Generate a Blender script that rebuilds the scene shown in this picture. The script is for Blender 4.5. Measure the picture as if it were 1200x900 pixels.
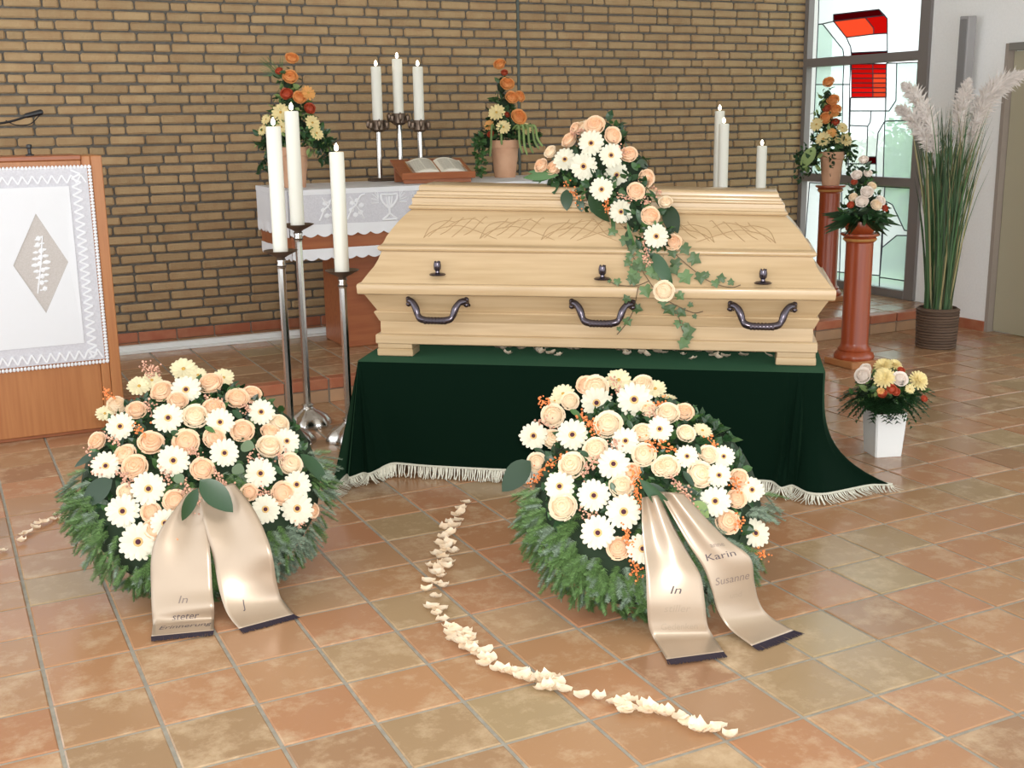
import bpy, bmesh, math, random
from math import sin, cos, pi, radians as R
from mathutils import Vector, Matrix, Quaternion
from mathutils.bvhtree import BVHTree
random.seed(7)
for o in list(bpy.data.objects): bpy.data.objects.remove(o)
scene = bpy.context.scene
COL = scene.collection

# ------------------------------------------------------------------ camera
T = 0.26                                   # pitch of the floor tiles
F, PIT, ROLL, YAW = 1353.6, 0.22536, 0.014744, 0.46242
H = 6.1378 * T
GA, GB = 0.40955, 15.50223                 # tile grid phase
cY, sY, cP, sP, cR, sR = cos(YAW), sin(YAW), cos(PIT), sin(PIT), cos(ROLL), sin(ROLL)
CAM = Vector((0, 0, H))
r0 = Vector((cY, -sY, 0)); f0 = Vector((sY, cY, 0)); z0 = Vector((0, 0, 1))
fw = f0 * cP - z0 * sP; up0 = f0 * sP + z0 * cP
rt = r0 * cR - up0 * sR; up = r0 * sR + up0 * cR
cd = bpy.data.cameras.new('camera'); cam = bpy.data.objects.new('camera', cd); COL.objects.link(cam)
cd.sensor_width = 36; cd.lens = F / 1200 * 36; cd.clip_start = 0.05
m = Matrix((rt, up, -fw)).transposed().to_4x4(); m.translation = CAM; cam.matrix_world = m
scene.camera = cam

# ------------------------------------------------------------------ light
scene.view_settings.view_transform = 'Standard'; scene.view_settings.look = 'None'
scene.view_settings.exposure = 0.12; scene.view_settings.gamma = 1.0
scene.view_settings.use_curve_mapping = False
w = bpy.data.worlds.new('daylight'); scene.world = w; w.use_nodes = True
bg = w.node_tree.nodes['Background']; bg.inputs[0].default_value = (0.93, 0.97, 1.0, 1); bg.inputs[1].default_value = 2.25
fl = bpy.data.lights.new('camera_flash', 'AREA'); fl.shape = 'RECTANGLE'; fl.size = 0.10; fl.size_y = 0.06
fl.energy = 90; fl.color = (1, 0.97, 0.92)
flo = bpy.data.objects.new('camera_flash', fl); COL.objects.link(flo)
mf = m.copy(); mf.translation = CAM + up * 0.07 + rt * 0.03 + fw * 0.03; flo.matrix_world = mf

# ------------------------------------------------------------------ pixel helpers: where a sight line meets a real plane
def ray(u, v):
    return (rt * ((u - 600) / F) + up * ((450 - v) / F) + fw)
def atz(u, v, z=0.0):
    d = ray(u, v); return CAM + d * ((z - H) / d.z)
def aty(u, v, Y):
    d = ray(u, v); return CAM + d * (Y / d.y)
def atx(u, v, X):
    d = ray(u, v); return CAM + d * (X / d.x)
def atd(u, v, depth):
    d = ray(u, v); return CAM + d * (depth / d.dot(f0))
def depth_of(p): return (Vector(p) - CAM).dot(f0)
def pix(p):
    q = Vector(p) - CAM; d = q.dot(fw)
    return 600 + F * q.dot(rt) / d, 450 - F * q.dot(up) / d, d
def pxm(depth): return F / depth           # pixels per metre, roughly

# ------------------------------------------------------------------ materials
MATS = {}
def mat(name, col, rough=0.5, var=0.0, scale=20.0, col2=None, metal=0.0, spec=0.5, bump=0.0, bscale=None, rnd=0.0, sheen=0.0, sheen_tint=None,
        stretch=None, emit=None, alpha=1.0, trans=0.0, coat=0.0, sub=0.0):
    """principled material: base colour mixed with col2 by noise, brightness varied per object / mesh island"""
    if name in MATS: return MATS[name]
    M = bpy.data.materials.new(name); M.use_nodes = True; nt = M.node_tree; N = nt.nodes; L = nt.links
    b = N['Principled BSDF']
    b.inputs['Base Color'].default_value = (*col, 1); b.inputs['Roughness'].default_value = rough
    b.inputs['Metallic'].default_value = metal; b.inputs['Specular IOR Level'].default_value = spec
    out = None
    if col2 is not None or bump > 0:
        tc = N.new('ShaderNodeTexCoord'); mp = N.new('ShaderNodeMapping'); L.new(tc.outputs['Object'], mp.inputs[0])
        if stretch: mp.inputs['Scale'].default_value = stretch
        nz = N.new('ShaderNodeTexNoise'); nz.inputs['Scale'].default_value = scale; nz.inputs['Detail'].default_value = 5
        L.new(mp.outputs[0], nz.inputs['Vector'])
        if col2 is not None:
            rp = N.new('ShaderNodeValToRGB'); rp.color_ramp.elements[0].position = 0.38; rp.color_ramp.elements[1].position = 0.66
            rp.color_ramp.elements[0].color = (*col, 1); rp.color_ramp.elements[1].color = (*col2, 1)
            if rnd > 0:   # shift the noise for every copy
                oi = N.new('ShaderNodeObjectInfo'); ad = N.new('ShaderNodeVectorMath'); ad.operation = 'ADD'
                mu = N.new('ShaderNodeMath'); mu.operation = 'MULTIPLY'; mu.inputs[1].default_value = 37.0
                L.new(oi.outputs['Random'], mu.inputs[0]); L.new(mp.outputs[0], ad.inputs[0]); L.new(mu.outputs[0], ad.inputs[1]); L.new(ad.outputs[0], nz.inputs['Vector'])
            L.new(nz.outputs['Fac'], rp.inputs[0]); out = rp.outputs[0]
        if bump > 0:
            n2 = N.new('ShaderNodeTexNoise'); n2.inputs['Scale'].default_value = bscale or scale * 2; n2.inputs['Detail'].default_value = 3
            L.new(mp.outputs[0], n2.inputs['Vector'])
            bp = N.new('ShaderNodeBump'); bp.inputs['Strength'].default_value = bump; bp.inputs['Distance'].default_value = 0.01
            L.new(n2.outputs['Fac'], bp.inputs['Height']); L.new(bp.outputs[0], b.inputs['Normal'])
    if rnd > 0:
        oi = N.new('ShaderNodeObjectInfo'); ge = N.new('ShaderNodeNewGeometry')
        a = N.new('ShaderNodeMath'); a.operation = 'ADD'; L.new(oi.outputs['Random'], a.inputs[0]); L.new(ge.outputs['Random Per Island'], a.inputs[1])
        fr = N.new('ShaderNodeMath'); fr.operation = 'FRACT'; L.new(a.outputs[0], fr.inputs[0])
        mr = N.new('ShaderNodeMapRange'); mr.inputs['To Min'].default_value = 1 - rnd; mr.inputs['To Max'].default_value = 1 + rnd; L.new(fr.outputs[0], mr.inputs[0])
        hs = N.new('ShaderNodeHueSaturation'); L.new(mr.outputs[0], hs.inputs['Value'])
        if out: L.new(out, hs.inputs['Color'])
        else: hs.inputs['Color'].default_value = (*col, 1)
        out = hs.outputs[0]
    if out: L.new(out, b.inputs['Base Color'])
    if sheen:
        b.inputs['Sheen Weight'].default_value = sheen; b.inputs['Sheen Roughness'].default_value = 0.35
        b.inputs['Sheen Tint'].default_value = (*(sheen_tint or (1, 1, 1)), 1)
    if coat: b.inputs['Coat Weight'].default_value = coat; b.inputs['Coat Roughness'].default_value = 0.12
    if emit: b.inputs['Emission Color'].default_value = (*emit[0], 1); b.inputs['Emission Strength'].default_value = emit[1]
    if sub: b.inputs['Subsurface Weight'].default_value = sub; b.inputs['Subsurface Radius'].default_value = (0.02, 0.012, 0.006); b.inputs['Subsurface Scale'].default_value = 0.5
    if trans or alpha < 1:   # thin cloth, petals, glass: some light passes
        tl = N.new('ShaderNodeBsdfTranslucent'); mx = N.new('ShaderNodeMixShader'); mx.inputs[0].default_value = trans
        if out: L.new(out, tl.inputs[0])
        else: tl.inputs[0].default_value = (*col, 1)
        o = N['Material Output']; L.new(b.outputs[0], mx.inputs[1]); L.new(tl.outputs[0], mx.inputs[2])
        last = mx
        if alpha < 1:
            tr = N.new('ShaderNodeBsdfTransparent'); tr.inputs[0].default_value = (*[min(1, c * 1.0) for c in col], 1)
            m2 = N.new('ShaderNodeMixShader'); m2.inputs[0].default_value = alpha
            L.new(tr.outputs[0], m2.inputs[1]); L.new(mx.outputs[0], m2.inputs[2]); last = m2
        L.new(last.outputs[0], o.inputs[0])
    MATS[name] = M; return M

def rose_heart(M, col, k0=.15, k1=.75):
    nt = M.node_tree; N = nt.nodes; L = nt.links; b = N['Principled BSDF']
    src = b.inputs['Base Color'].links[0].from_socket
    tc = N.new('ShaderNodeTexCoord'); sx = N.new('ShaderNodeVectorMath'); sx.operation = 'MULTIPLY'; sx.inputs[1].default_value = (1, 1, 0); L.new(tc.outputs['Object'], sx.inputs[0])
    ln = N.new('ShaderNodeVectorMath'); ln.operation = 'LENGTH'; L.new(sx.outputs[0], ln.inputs[0])
    mr = N.new('ShaderNodeMapRange'); mr.inputs['From Min'].default_value = k0; mr.inputs['From Max'].default_value = k1; mr.inputs['To Min'].default_value = .55; mr.inputs['To Max'].default_value = 0; L.new(ln.outputs['Value'], mr.inputs[0])
    mx = N.new('ShaderNodeMixRGB'); L.new(mr.outputs[0], mx.inputs[0]); L.new(src, mx.inputs[1]); mx.inputs[2].default_value = (*col, 1); L.new(mx.outputs[0], b.inputs['Base Color'])
def tile_mat():
    M = bpy.data.materials.new('terracotta_tile'); M.use_nodes = True; nt = M.node_tree; N = nt.nodes; L = nt.links
    b = N['Principled BSDF']; b.inputs['Roughness'].default_value = 0.3; b.inputs['Specular IOR Level'].default_value = 0.45
    oi = N.new('ShaderNodeObjectInfo'); ge = N.new('ShaderNodeNewGeometry')
    a = N.new('ShaderNodeMath'); a.operation = 'ADD'; L.new(oi.outputs['Random'], a.inputs[0]); L.new(ge.outputs['Random Per Island'], a.inputs[1])
    fr = N.new('ShaderNodeMath'); fr.operation = 'FRACT'; L.new(a.outputs[0], fr.inputs[0])
    rp = N.new('ShaderNodeValToRGB'); cr = rp.color_ramp
    stops = [(0, (.36, .175, .09)), (.2, (.39, .21, .108)), (.4, (.335, .195, .102)), (.55, (.405, .195, .105)), (.7, (.335, .25, .14)), (.85, (.285, .15, .082)), (1, (.385, .24, .138))]
    cr.elements[0].position, cr.elements[0].color = 0, (*stops[0][1], 1); cr.elements[1].position, cr.elements[1].color = 1, (*stops[-1][1], 1)
    for p, c in stops[1:-1]:
        e = cr.elements.new(p); e.color = (*c, 1)
    L.new(fr.outputs[0], rp.inputs[0])
    tc = N.new('ShaderNodeTexCoord'); mu = N.new('ShaderNodeMath'); mu.operation = 'MULTIPLY'; mu.inputs[1].default_value = 53.0
    L.new(oi.outputs['Random'], mu.inputs[0]); ad = N.new('ShaderNodeVectorMath'); ad.operation = 'ADD'
    L.new(tc.outputs['Object'], ad.inputs[0]); L.new(mu.outputs[0], ad.inputs[1])
    nz = N.new('ShaderNodeTexNoise'); nz.inputs['Scale'].default_value = 7; nz.inputs['Detail'].default_value = 8; nz.inputs['Roughness'].default_value = 0.7; L.new(ad.outputs[0], nz.inputs['Vector'])
    r2 = N.new('ShaderNodeValToRGB'); r2.color_ramp.elements[0].position = 0.50; r2.color_ramp.elements[1].position = 0.72; L.new(nz.outputs['Fac'], r2.inputs[0])
    r2.color_ramp.elements[1].color = (.75, .75, .75, 1)
    mx = N.new('ShaderNodeMixRGB'); L.new(r2.outputs[0], mx.inputs[0]); L.new(rp.outputs[0], mx.inputs[1]); mx.inputs[2].default_value = (.56, .42, .27, 1)
    L.new(mx.outputs[0], b.inputs['Base Color'])
    rr = N.new('ShaderNodeMapRange'); rr.inputs['To Min'].default_value = 0.12; rr.inputs['To Max'].default_value = 0.30; L.new(nz.outputs['Fac'], rr.inputs[0]); L.new(rr.outputs[0], b.inputs['Roughness'])
    bp = N.new('ShaderNodeBump'); bp.inputs['Strength'].default_value = 0.12; bp.inputs['Distance'].default_value = 0.01; L.new(nz.outputs['Fac'], bp.inputs['Height']); L.new(bp.outputs[0], b.inputs['Normal'])
    MATS['tile'] = M; return M

TILE = tile_mat()
GROUT = mat('grout', (.31, .285, .235), .85, col2=(.25, .23, .19), scale=30)
BRICK = mat('yellow_brick', (.405, .28, .148), .9, col2=(.365, .235, .12), scale=9, rnd=.11, bump=.5, bscale=60)
MORTAR = mat('mortar', (.11, .10, .085), .95, col2=(.15, .135, .115), scale=40, bump=.4)
RED_TILE = mat('red_tile', (.36, .11, .055), .4, col2=(.42, .17, .09), scale=8, rnd=.15)
TAN_TILE = mat('tan_riser_tile', (.36, .22, .13), .45, col2=(.42, .25, .14), scale=8, rnd=.12)
WHITE_WALL = mat('white_plaster', (.88, .88, .87), .9, col2=(.85, .85, .84), scale=60, bump=.15, bscale=250)
COFFIN_WOOD = mat('blond_wood', (.53, .38, .22), .33, col2=(.455, .315, .17), scale=7, stretch=(.35, 6, 6), coat=.3)
CARVE = mat('carved_groove', (.36, .235, .115), .6)
GUNMETAL = mat('dark_gunmetal', (.10, .085, .10), .22, metal=.9)
CHROME = mat('polished_steel', (.58, .56, .53), .22, metal=1.0)
BRASS = mat('brown_bronze', (.16, .115, .085), .38, metal=.7)
VELVET = mat('green_velvet', (.0015, .009, .0045), .85, spec=.05, sheen=.40, sheen_tint=(.13, .34, .18))
FRINGE = mat('cream_fringe', (.62, .60, .50), .9, rnd=.15)
WAX = mat('candle_wax', (.86, .85, .76), .4, sub=.0, trans=.12)
FLAME = mat('candle_flame', (1, .8, .5), .5, emit=((1, .86, .62), 14))
WICK = mat('wick', (.02, .02, .02), .9)
OAK = mat('orange_brown_veneer', (.44, .18, .06), .42, col2=(.37, .135, .042), scale=6, stretch=(7, 7, .35))
OAK_H = mat('red_brown_board', (.36, .12, .045), .4, col2=(.30, .09, .035), scale=6, stretch=(.5, 6, 6))
LINEN = mat('white_linen', (.82, .83, .86), .85, trans=.1)
LACE = mat('white_lace', (.80, .81, .84), .9)
NET = mat('grey_white_net', (.58, .575, .62), .9, col2=(.65, .645, .69), scale=120)
DIAMOND = mat('sheer_net_insert', (.50, .46, .43), .9, col2=(.56, .52, .50), scale=150)
TERRA = mat('terracotta_pot', (.62, .36, .225), .75, col2=(.55, .30, .18), scale=10)
WHITE_GLAZE = mat('white_glaze', (.82, .83, .82), .25)
COLWOOD = mat('reddish_column_wood', (.33, .062, .016), .33, col2=(.27, .045, .012), scale=5, stretch=(9, 9, .5), coat=.3)
PLINTH_WOOD = mat('light_plinth_wood', (.40, .17, .06), .45, col2=(.34, .13, .045), scale=8)
BASKET = mat('dark_wicker', (.115, .07, .045), .7, rnd=.25)
SOIL = mat('soil', (.03, .022, .015), .95)
FRAME_MAT = mat('grey_brown_frame', (.20, .18, .17), .5)
LEAD = mat('lead_came', (.05, .055, .08), .5)
DOORMAT = mat('beige_door', (.42, .38, .27), .6)
GREYBOX = mat('grey_speaker', (.34, .33, .33), .5); GREYDARK = mat('grey_grille', (.22, .215, .215), .8)
ALU = mat('pale_aluminium', (.72, .73, .72), .4)
BLACK = mat('black_plastic', (.012, .012, .014), .35)
PAPER = mat('paper', (.88, .85, .74), .8); INK = mat('ink', (.10, .09, .10), .8)
INKL = mat('printed_letter', (.09, .07, .075), .7)
RIBBON = mat('champagne_satin', (.42, .32, .23), .34, col2=(.395, .30, .215), scale=5, spec=1.0, metal=.35)
RFRINGE = mat('dark_violet_fringe', (.018, .010, .022), .8)
G_WHITE = mat('gerbera_cream', (.78, .745, .60), .55, rnd=.06, trans=.2)
G_YELLOW = mat('pale_yellow_petal', (.86, .72, .36), .55, rnd=.1, trans=.2)
G_ORANGE = mat('soft_orange_petal', (.80, .40, .12), .55, rnd=.12, trans=.2)
G_RED = mat('rust_red_petal', (.42, .06, .02), .6, rnd=.2)
CENTER = mat('gerbera_eye', (.06, .010, .022), .8); CENTER_RING = mat('gerbera_ring', (.62, .40, .16), .8)
YELLOW_EYE = mat('yellow_eye', (.55, .32, .06), .8)
R_PEACH = mat('peach_rose', (.93, .64, .42), .55, col2=(.93, .72, .52), scale=30, rnd=.07, trans=.2)
R_CREAM = mat('cream_rose', (.93, .80, .60), .55, col2=(.93, .74, .54), scale=30, rnd=.06, trans=.2)
R_ORANGE = mat('orange_rose', (.82, .33, .09), .55, col2=(.84, .42, .16), scale=30, rnd=.1, trans=.2)
R_PINK = mat('pale_pink_carnation', (.90, .80, .72), .6, rnd=.08, trans=.2)
rose_heart(R_PEACH, (.86, .47, .25)); rose_heart(R_CREAM, (.88, .62, .38)); rose_heart(R_ORANGE, (.72, .20, .04))
PETAL = mat('rose_petal', (.88, .70, .50), .55, col2=(.90, .78, .62), scale=40, rnd=.08, trans=.2)
BERRY_P = mat('pink_berries', (.66, .36, .25), .5, rnd=.35); BERRY_O = mat('orange_berries', (.80, .24, .07), .45, rnd=.3)
LEAF_D = mat('dark_leaf', (.022, .062, .022), .38, rnd=.4, trans=.08); LEAF_M = mat('mid_leaf', (.055, .13, .035), .42, rnd=.4, trans=.1)
LEAF_L = mat('light_leaf', (.24, .34, .11), .5, rnd=.25, trans=.15); LEAF_G = mat('grey_green_leaf', (.14, .20, .11), .5, rnd=.25)
IVY = mat('ivy_leaf', (.085, .15, .055), .42, rnd=.35, trans=.08); STEM = mat('ivy_stem', (.13, .09, .05), .7)
FIR = mat('fir_needles', (.10, .185, .055), .5, rnd=.45); FIR_B = mat('silver_fir_needles', (.19, .255, .185), .55, rnd=.45)
CORE = mat('moss_core', (.012, .028, .010), .9)
GRASS1 = mat('ornamental_grass', (.04, .095, .03), .55, rnd=.55); GRASS2 = mat('dry_grass', (.26, .23, .11), .6, rnd=.3)
PLUME = mat('pampas_plume', (.76, .70, .66), .95, rnd=.12, trans=.25)
GLASS_W = mat('frosted_pane', (.93, .96, .96), .5, trans=.9, alpha=.45); GLASS_G = mat('greenish_pane', (.80, .90, .86), .5, trans=.9, alpha=.35)
GLASS_R = mat('red_pane', (.66, .05, .04), .3, trans=.9, alpha=.45, rnd=.3); GLASS_O = mat('orange_red_pane', (.74, .20, .11), .3, trans=.9, alpha=.4, rnd=.2)
GLASS_M = mat('maroon_pane', (.20, .004, .02), .3, trans=.9, alpha=.45)
GARDEN = mat('garden_leaves', (.20, .32, .10), .6, rnd=.4, trans=.3); LAWN = mat('lawn', (.22, .32, .13), .9, col2=(.28, .36, .18), scale=3)
CLOTH_DOT = mat('clear_pin', (.25, .22, .18), .4)

# ------------------------------------------------------------------ mesh helpers
class MB:
    def __init__(s): s.v = []; s.f = []
    def add(s, vs, fs, M=None):
        o = len(s.v)
        s.v += [tuple(M @ Vector(p)) for p in vs] if M is not None else [tuple(p) for p in vs]
        s.f += [tuple(i + o for i in f) for f in fs]; return s
    def box(s, x0, x1, y0, y1, z0, z1, M=None):
        return s.add([(x, y, z) for z in (z0, z1) for y in (y0, y1) for x in (x0, x1)],
                     [(0, 2, 3, 1), (4, 5, 7, 6), (0, 1, 5, 4), (2, 6, 7, 3), (0, 4, 6, 2), (1, 3, 7, 5)], M)
    def cbox(s, x0, x1, y0, y1, z0, z1, b=.004, M=None):
        X, Y, Z = (x0, x1), (y0, y1), (z0, z1); vs = []; idx = {}
        for i in (0, 1):
            for j in (0, 1):
                for k in (0, 1):
                    sx, sy, sz = (1 - 2 * i) * b, (1 - 2 * j) * b, (1 - 2 * k) * b
                    for a, p in enumerate(((X[i], Y[j] + sy, Z[k] + sz), (X[i] + sx, Y[j], Z[k] + sz), (X[i] + sx, Y[j] + sy, Z[k]))):
                        idx[(i, j, k, a)] = len(vs); vs.append(p)
        g = lambda *q: idx[q]; fs = []
        for i in (0, 1):
            q = [g(i, 0, 0, 0), g(i, 1, 0, 0), g(i, 1, 1, 0), g(i, 0, 1, 0)]; fs.append(q if i else q[::-1])
            q = [g(0, i, 0, 1), g(1, i, 0, 1), g(1, i, 1, 1), g(0, i, 1, 1)]; fs.append(q[::-1] if i else q)
            q = [g(0, 0, i, 2), g(1, 0, i, 2), g(1, 1, i, 2), g(0, 1, i, 2)]; fs.append(q if i else q[::-1])
        for i in (0, 1):
            for j in (0, 1):
                q = [g(i, j, 0, 0), g(i, j, 1, 0), g(i, j, 1, 1), g(i, j, 0, 1)]; fs.append(q if (i == j) else q[::-1])
                q = [g(i, 0, j, 0), g(i, 0, j, 2), g(i, 1, j, 2), g(i, 1, j, 0)]; fs.append(q[::-1] if (i == j) else q)
                q = [g(0, i, j, 1), g(0, i, j, 2), g(1, i, j, 2), g(1, i, j, 1)]; fs.append(q if (i != j) else q[::-1])
        for i in (0, 1):
            for j in (0, 1):
                for k in (0, 1):
                    q = [g(i, j, k, 0), g(i, j, k, 1), g(i, j, k, 2)]; fs.append(q if (i + j + k) % 2 else q[::-1])
        return s.add(vs, [tuple(f) for f in fs], M)
    def lathe(s, prof, n=24, M=None, lobes=0, amp=0.0):
        vs = []; fs = []; k = len(prof)
        for i in range(n):
            a = 2 * pi * i / n
            for r, z in prof:
                rr = r * (1 + amp * cos(lobes * a)) if lobes and r > 1e-4 else r
                vs.append((rr * cos(a), rr * sin(a), z))
        for i in range(n):
            j = (i + 1) % n
            for q in range(k - 1): fs.append((i * k + q, j * k + q, j * k + q + 1, i * k + q + 1))
        return s.add(vs, fs, M)
    def tube(s, pts, rad, n=8, M=None, caps=True):
        pts = [Vector(p) for p in pts]; vs = []; fs = []; nn = len(pts)
        rad = rad if isinstance(rad, (list, tuple)) else [rad] * nn
        prev = None
        for i, p in enumerate(pts):
            t = (pts[min(i + 1, nn - 1)] - pts[max(i - 1, 0)]);  t = t.normalized() if t.length > 1e-9 else Vector((0, 0, 1))
            if prev is None: a = t.orthogonal().normalized()
            else: a = (prev - t * prev.dot(t)); a = a.normalized() if a.length > 1e-6 else t.orthogonal().normalized()
            prev = a; b = t.cross(a)
            for k in range(n):
                an = 2 * pi * k / n; vs.append(p + (a * cos(an) + b * sin(an)) * rad[i])
        for i in range(nn - 1):
            for k in range(n):
                k2 = (k + 1) % n; fs.append((i * n + k, i * n + k2, (i + 1) * n + k2, (i + 1) * n + k))
        if caps: fs.append(tuple(range(n))[::-1]); fs.append(tuple(range((nn - 1) * n, nn * n)))
        return s.add(vs, fs, M)
    def grid(s, fn, nu, nv, M=None, closeu=False):
        vs = [fn(i / nu, j / nv) for i in range(nu + (0 if closeu else 1)) for j in range(nv + 1)]; fs = []; k = nv + 1
        tot = nu if closeu else nu + 1
        for i in range(nu):
            i2 = (i + 1) % tot
            for j in range(nv): fs.append((i * k + j, i2 * k + j, i2 * k + j + 1, i * k + j + 1))
        return s.add(vs, fs, M)
    def ico(s, c, r, sub=1, sc=(1, 1, 1)):
        vs, fs = ICO[sub]; c = Vector(c)
        return s.add([c + Vector((p[0] * sc[0], p[1] * sc[1], p[2] * sc[2])) * r for p in vs], fs)
    def prism(s, poly, fn, t):
        """extrude a 2-D outline: fn(a, b, h) -> point, h from 0 to t"""
        n = len(poly); vs = [fn(a, b, 0) for a, b in poly] + [fn(a, b, t) for a, b in poly]
        fs = [tuple(range(n))[::-1], tuple(range(n, 2 * n))] + [(i, (i + 1) % n, (i + 1) % n + n, i + n) for i in range(n)]
        return s.add(vs, fs)
    def mesh(s, name, m, smooth=False):
        me = bpy.data.meshes.new(name); me.from_pydata([tuple(p) for p in s.v], [], s.f); me.materials.append(m); me.validate(); me.update()
        if smooth:
            me.polygons.foreach_set('use_smooth', [True] * len(me.polygons))
            if smooth != 1 and smooth is not True: me.set_sharp_from_angle(angle=R(smooth))
        return me
    def build(s, name, m, parent=None, smooth=False, kind=None, fixn=False):
        me = s.mesh(name, m, smooth)
        if fixn:
            b = bmesh.new(); b.from_mesh(me); bmesh.ops.recalc_face_normals(b, faces=b.faces); b.to_mesh(me); b.free()
        return put(name, me, parent, kind=kind)
ICO = {}
for sb in (1, 2, 3):
    b = bmesh.new(); bmesh.ops.create_icosphere(b, subdivisions=sb, radius=1)
    ICO[sb] = ([tuple(v.co) for v in b.verts], [tuple(v.index for v in f.verts) for f in b.faces]); b.free()

def put(name, me, parent=None, loc=None, rot=None, sc=None, kind=None):
    o = bpy.data.objects.new(name, me); COL.objects.link(o)
    if parent is not None: o.parent = parent
    if loc is not None: o.location = loc
    if rot is not None: o.rotation_mode = 'QUATERNION'; o.rotation_quaternion = rot
    if sc is not None: o.scale = (sc, sc, sc) if not isinstance(sc, (tuple, list)) else sc
    if kind: o['kind'] = kind
    return o
def tag(o, label, cat, group=None):
    o['label'] = label; o['category'] = cat
    if group: o['group'] = group
    return o
def thing(name, label, cat, loc=(0, 0, 0), rotz=0, group=None):
    o = bpy.data.objects.new(name, None); COL.objects.link(o); o.empty_display_size = .05
    o.location = loc; o.rotation_euler = (0, 0, rotz); return tag(o, label, cat, group)
def struct(o): o['kind'] = 'structure'; return o
def rndq(axis, spin=None):
    q = Vector(axis).normalized().to_track_quat('Z', 'Y')
    return q @ Quaternion((0, 0, 1), random.uniform(0, 2 * pi) if spin is None else spin)
def spline(pts, n):
    """Catmull-Rom through points (tuples of any length)"""
    P = [Vector(p) for p in pts]; P = [P[0] * 2 - P[1]] + P + [P[-1] * 2 - P[-2]]; out = []
    for i in range(1, len(P) - 2):
        for k in range(n):
            t = k / n; a, b, c, d = P[i - 1], P[i], P[i + 1], P[i + 2]
            out.append(0.5 * ((2 * b) + (c - a) * t + (2 * a - 5 * b + 4 * c - d) * t * t + (3 * b - a - 3 * c + d) * t ** 3))
    out.append(P[-2]); return out

# ------------------------------------------------------------------ the room
YW, XW, PZ, PY = 8.15, 6.95, 0.14, 6.35      # brick wall, window wall, platform height, platform edge
gx = lambda a: (a - GA) * T
gy = lambda b: (GB - b) * T
floor = MB().box(-2.6, 8.2, .6, 9.0, -.12, -.004).build('floor', GROUT); struct(floor)
g = .0055
def tile_mesh(w, d, h, name='tile', m=TILE, b=.004):
    s = MB()
    s.add([(0, 0, -h), (w, 0, -h), (w, d, -h), (0, d, -h), (0, 0, -b * .7), (w, 0, -b * .7), (w, d, -b * .7), (0, d, -b * .7), (b, b, 0), (w - b, b, 0), (w - b, d - b, 0), (b, d - b, 0)],
          [(0, 1, 5, 4), (1, 2, 6, 5), (2, 3, 7, 6), (3, 0, 4, 7), (4, 5, 9, 8), (5, 6, 10, 9), (6, 7, 11, 10), (7, 4, 8, 11), (8, 9, 10, 11)])
    return s.mesh(name, m)
tm = tile_mesh(T - 2 * g, T - 2 * g, .02)
cells = []
for a in range(-9, 32):
    for b in range(-9, 12):
        x, y = gx(a) + g, gy(b) + g
        if x + T > XW + 1.0 or y + T * .6 > PY + .3: continue
        u, v, d = pix((x + T / 2, y + T / 2, 0))
        vis = d > .5 and -40 < u < 1240 and v < 950
        cells.append((not vis, d, x, y))
cells.sort(); rest = MB()
for i, (nv, d, x, y) in enumerate(cells):
    if i < 300 and not nv: put('tile', tm, floor, (x, y, 0))
    else: rest.add([(p.co.x + x, p.co.y + y, p.co.z) for p in tm.vertices], [tuple(f.vertices) for f in tm.polygons])
rest.build('far_tiles', TILE, floor, kind='stuff')

# altar platform, one step high
LY = 6.32; LX1 = aty(133, 340, LY).x; PX0 = LX1 + .006      # lectern front and right edge
plat = MB().box(PX0, XW + .02, PY + .012, YW, -.004, PZ - .004).box(-2.6, PX0, 6.72, YW, -.004, PZ - .004).build('altar_platform', GROUT); struct(plat)
for a in range(-9, 30):
    x0 = gx(a) + g; x1 = x0 + T - 2 * g
    if x1 > XW or x0 < -1.5: continue
    k = 0; y = PY + .10
    x0_ = max(x0, PX0 + .002)
    if x1 - x0_ > .03 and x1 > PX0:
        nm = MB().cbox(x0_, x1, PY - .004, PY + .095, PZ - .062, PZ, .005); nm.build('nosing_tile', RED_TILE, plat)
        MB().cbox(x0_, x1, PY, PY + .02, .0, PZ - .068, .003).build('riser_tile', TAN_TILE, plat)
    while y + .1 < YW - .02:
        d = min(T - 2 * g, YW - .02 - y)
        if (x1 > PX0 + .03 and (x0 > PX0 or y < 6.72)) or y > 6.72: xs = x0 if y > 6.72 else x0_; put('tile', tm, plat, (xs, y, PZ), sc=((x1 - xs) / (T - 2 * g), d / (T - 2 * g), 1))
        y += T
strip = MB().cbox(.2, 6.6, 7.70, 7.755, PZ, PZ + .012, .002).cbox(.2, 6.6, 7.755, 7.80, PZ, PZ + .045, .003).build('trim_1', ALU); struct(strip)

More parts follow.
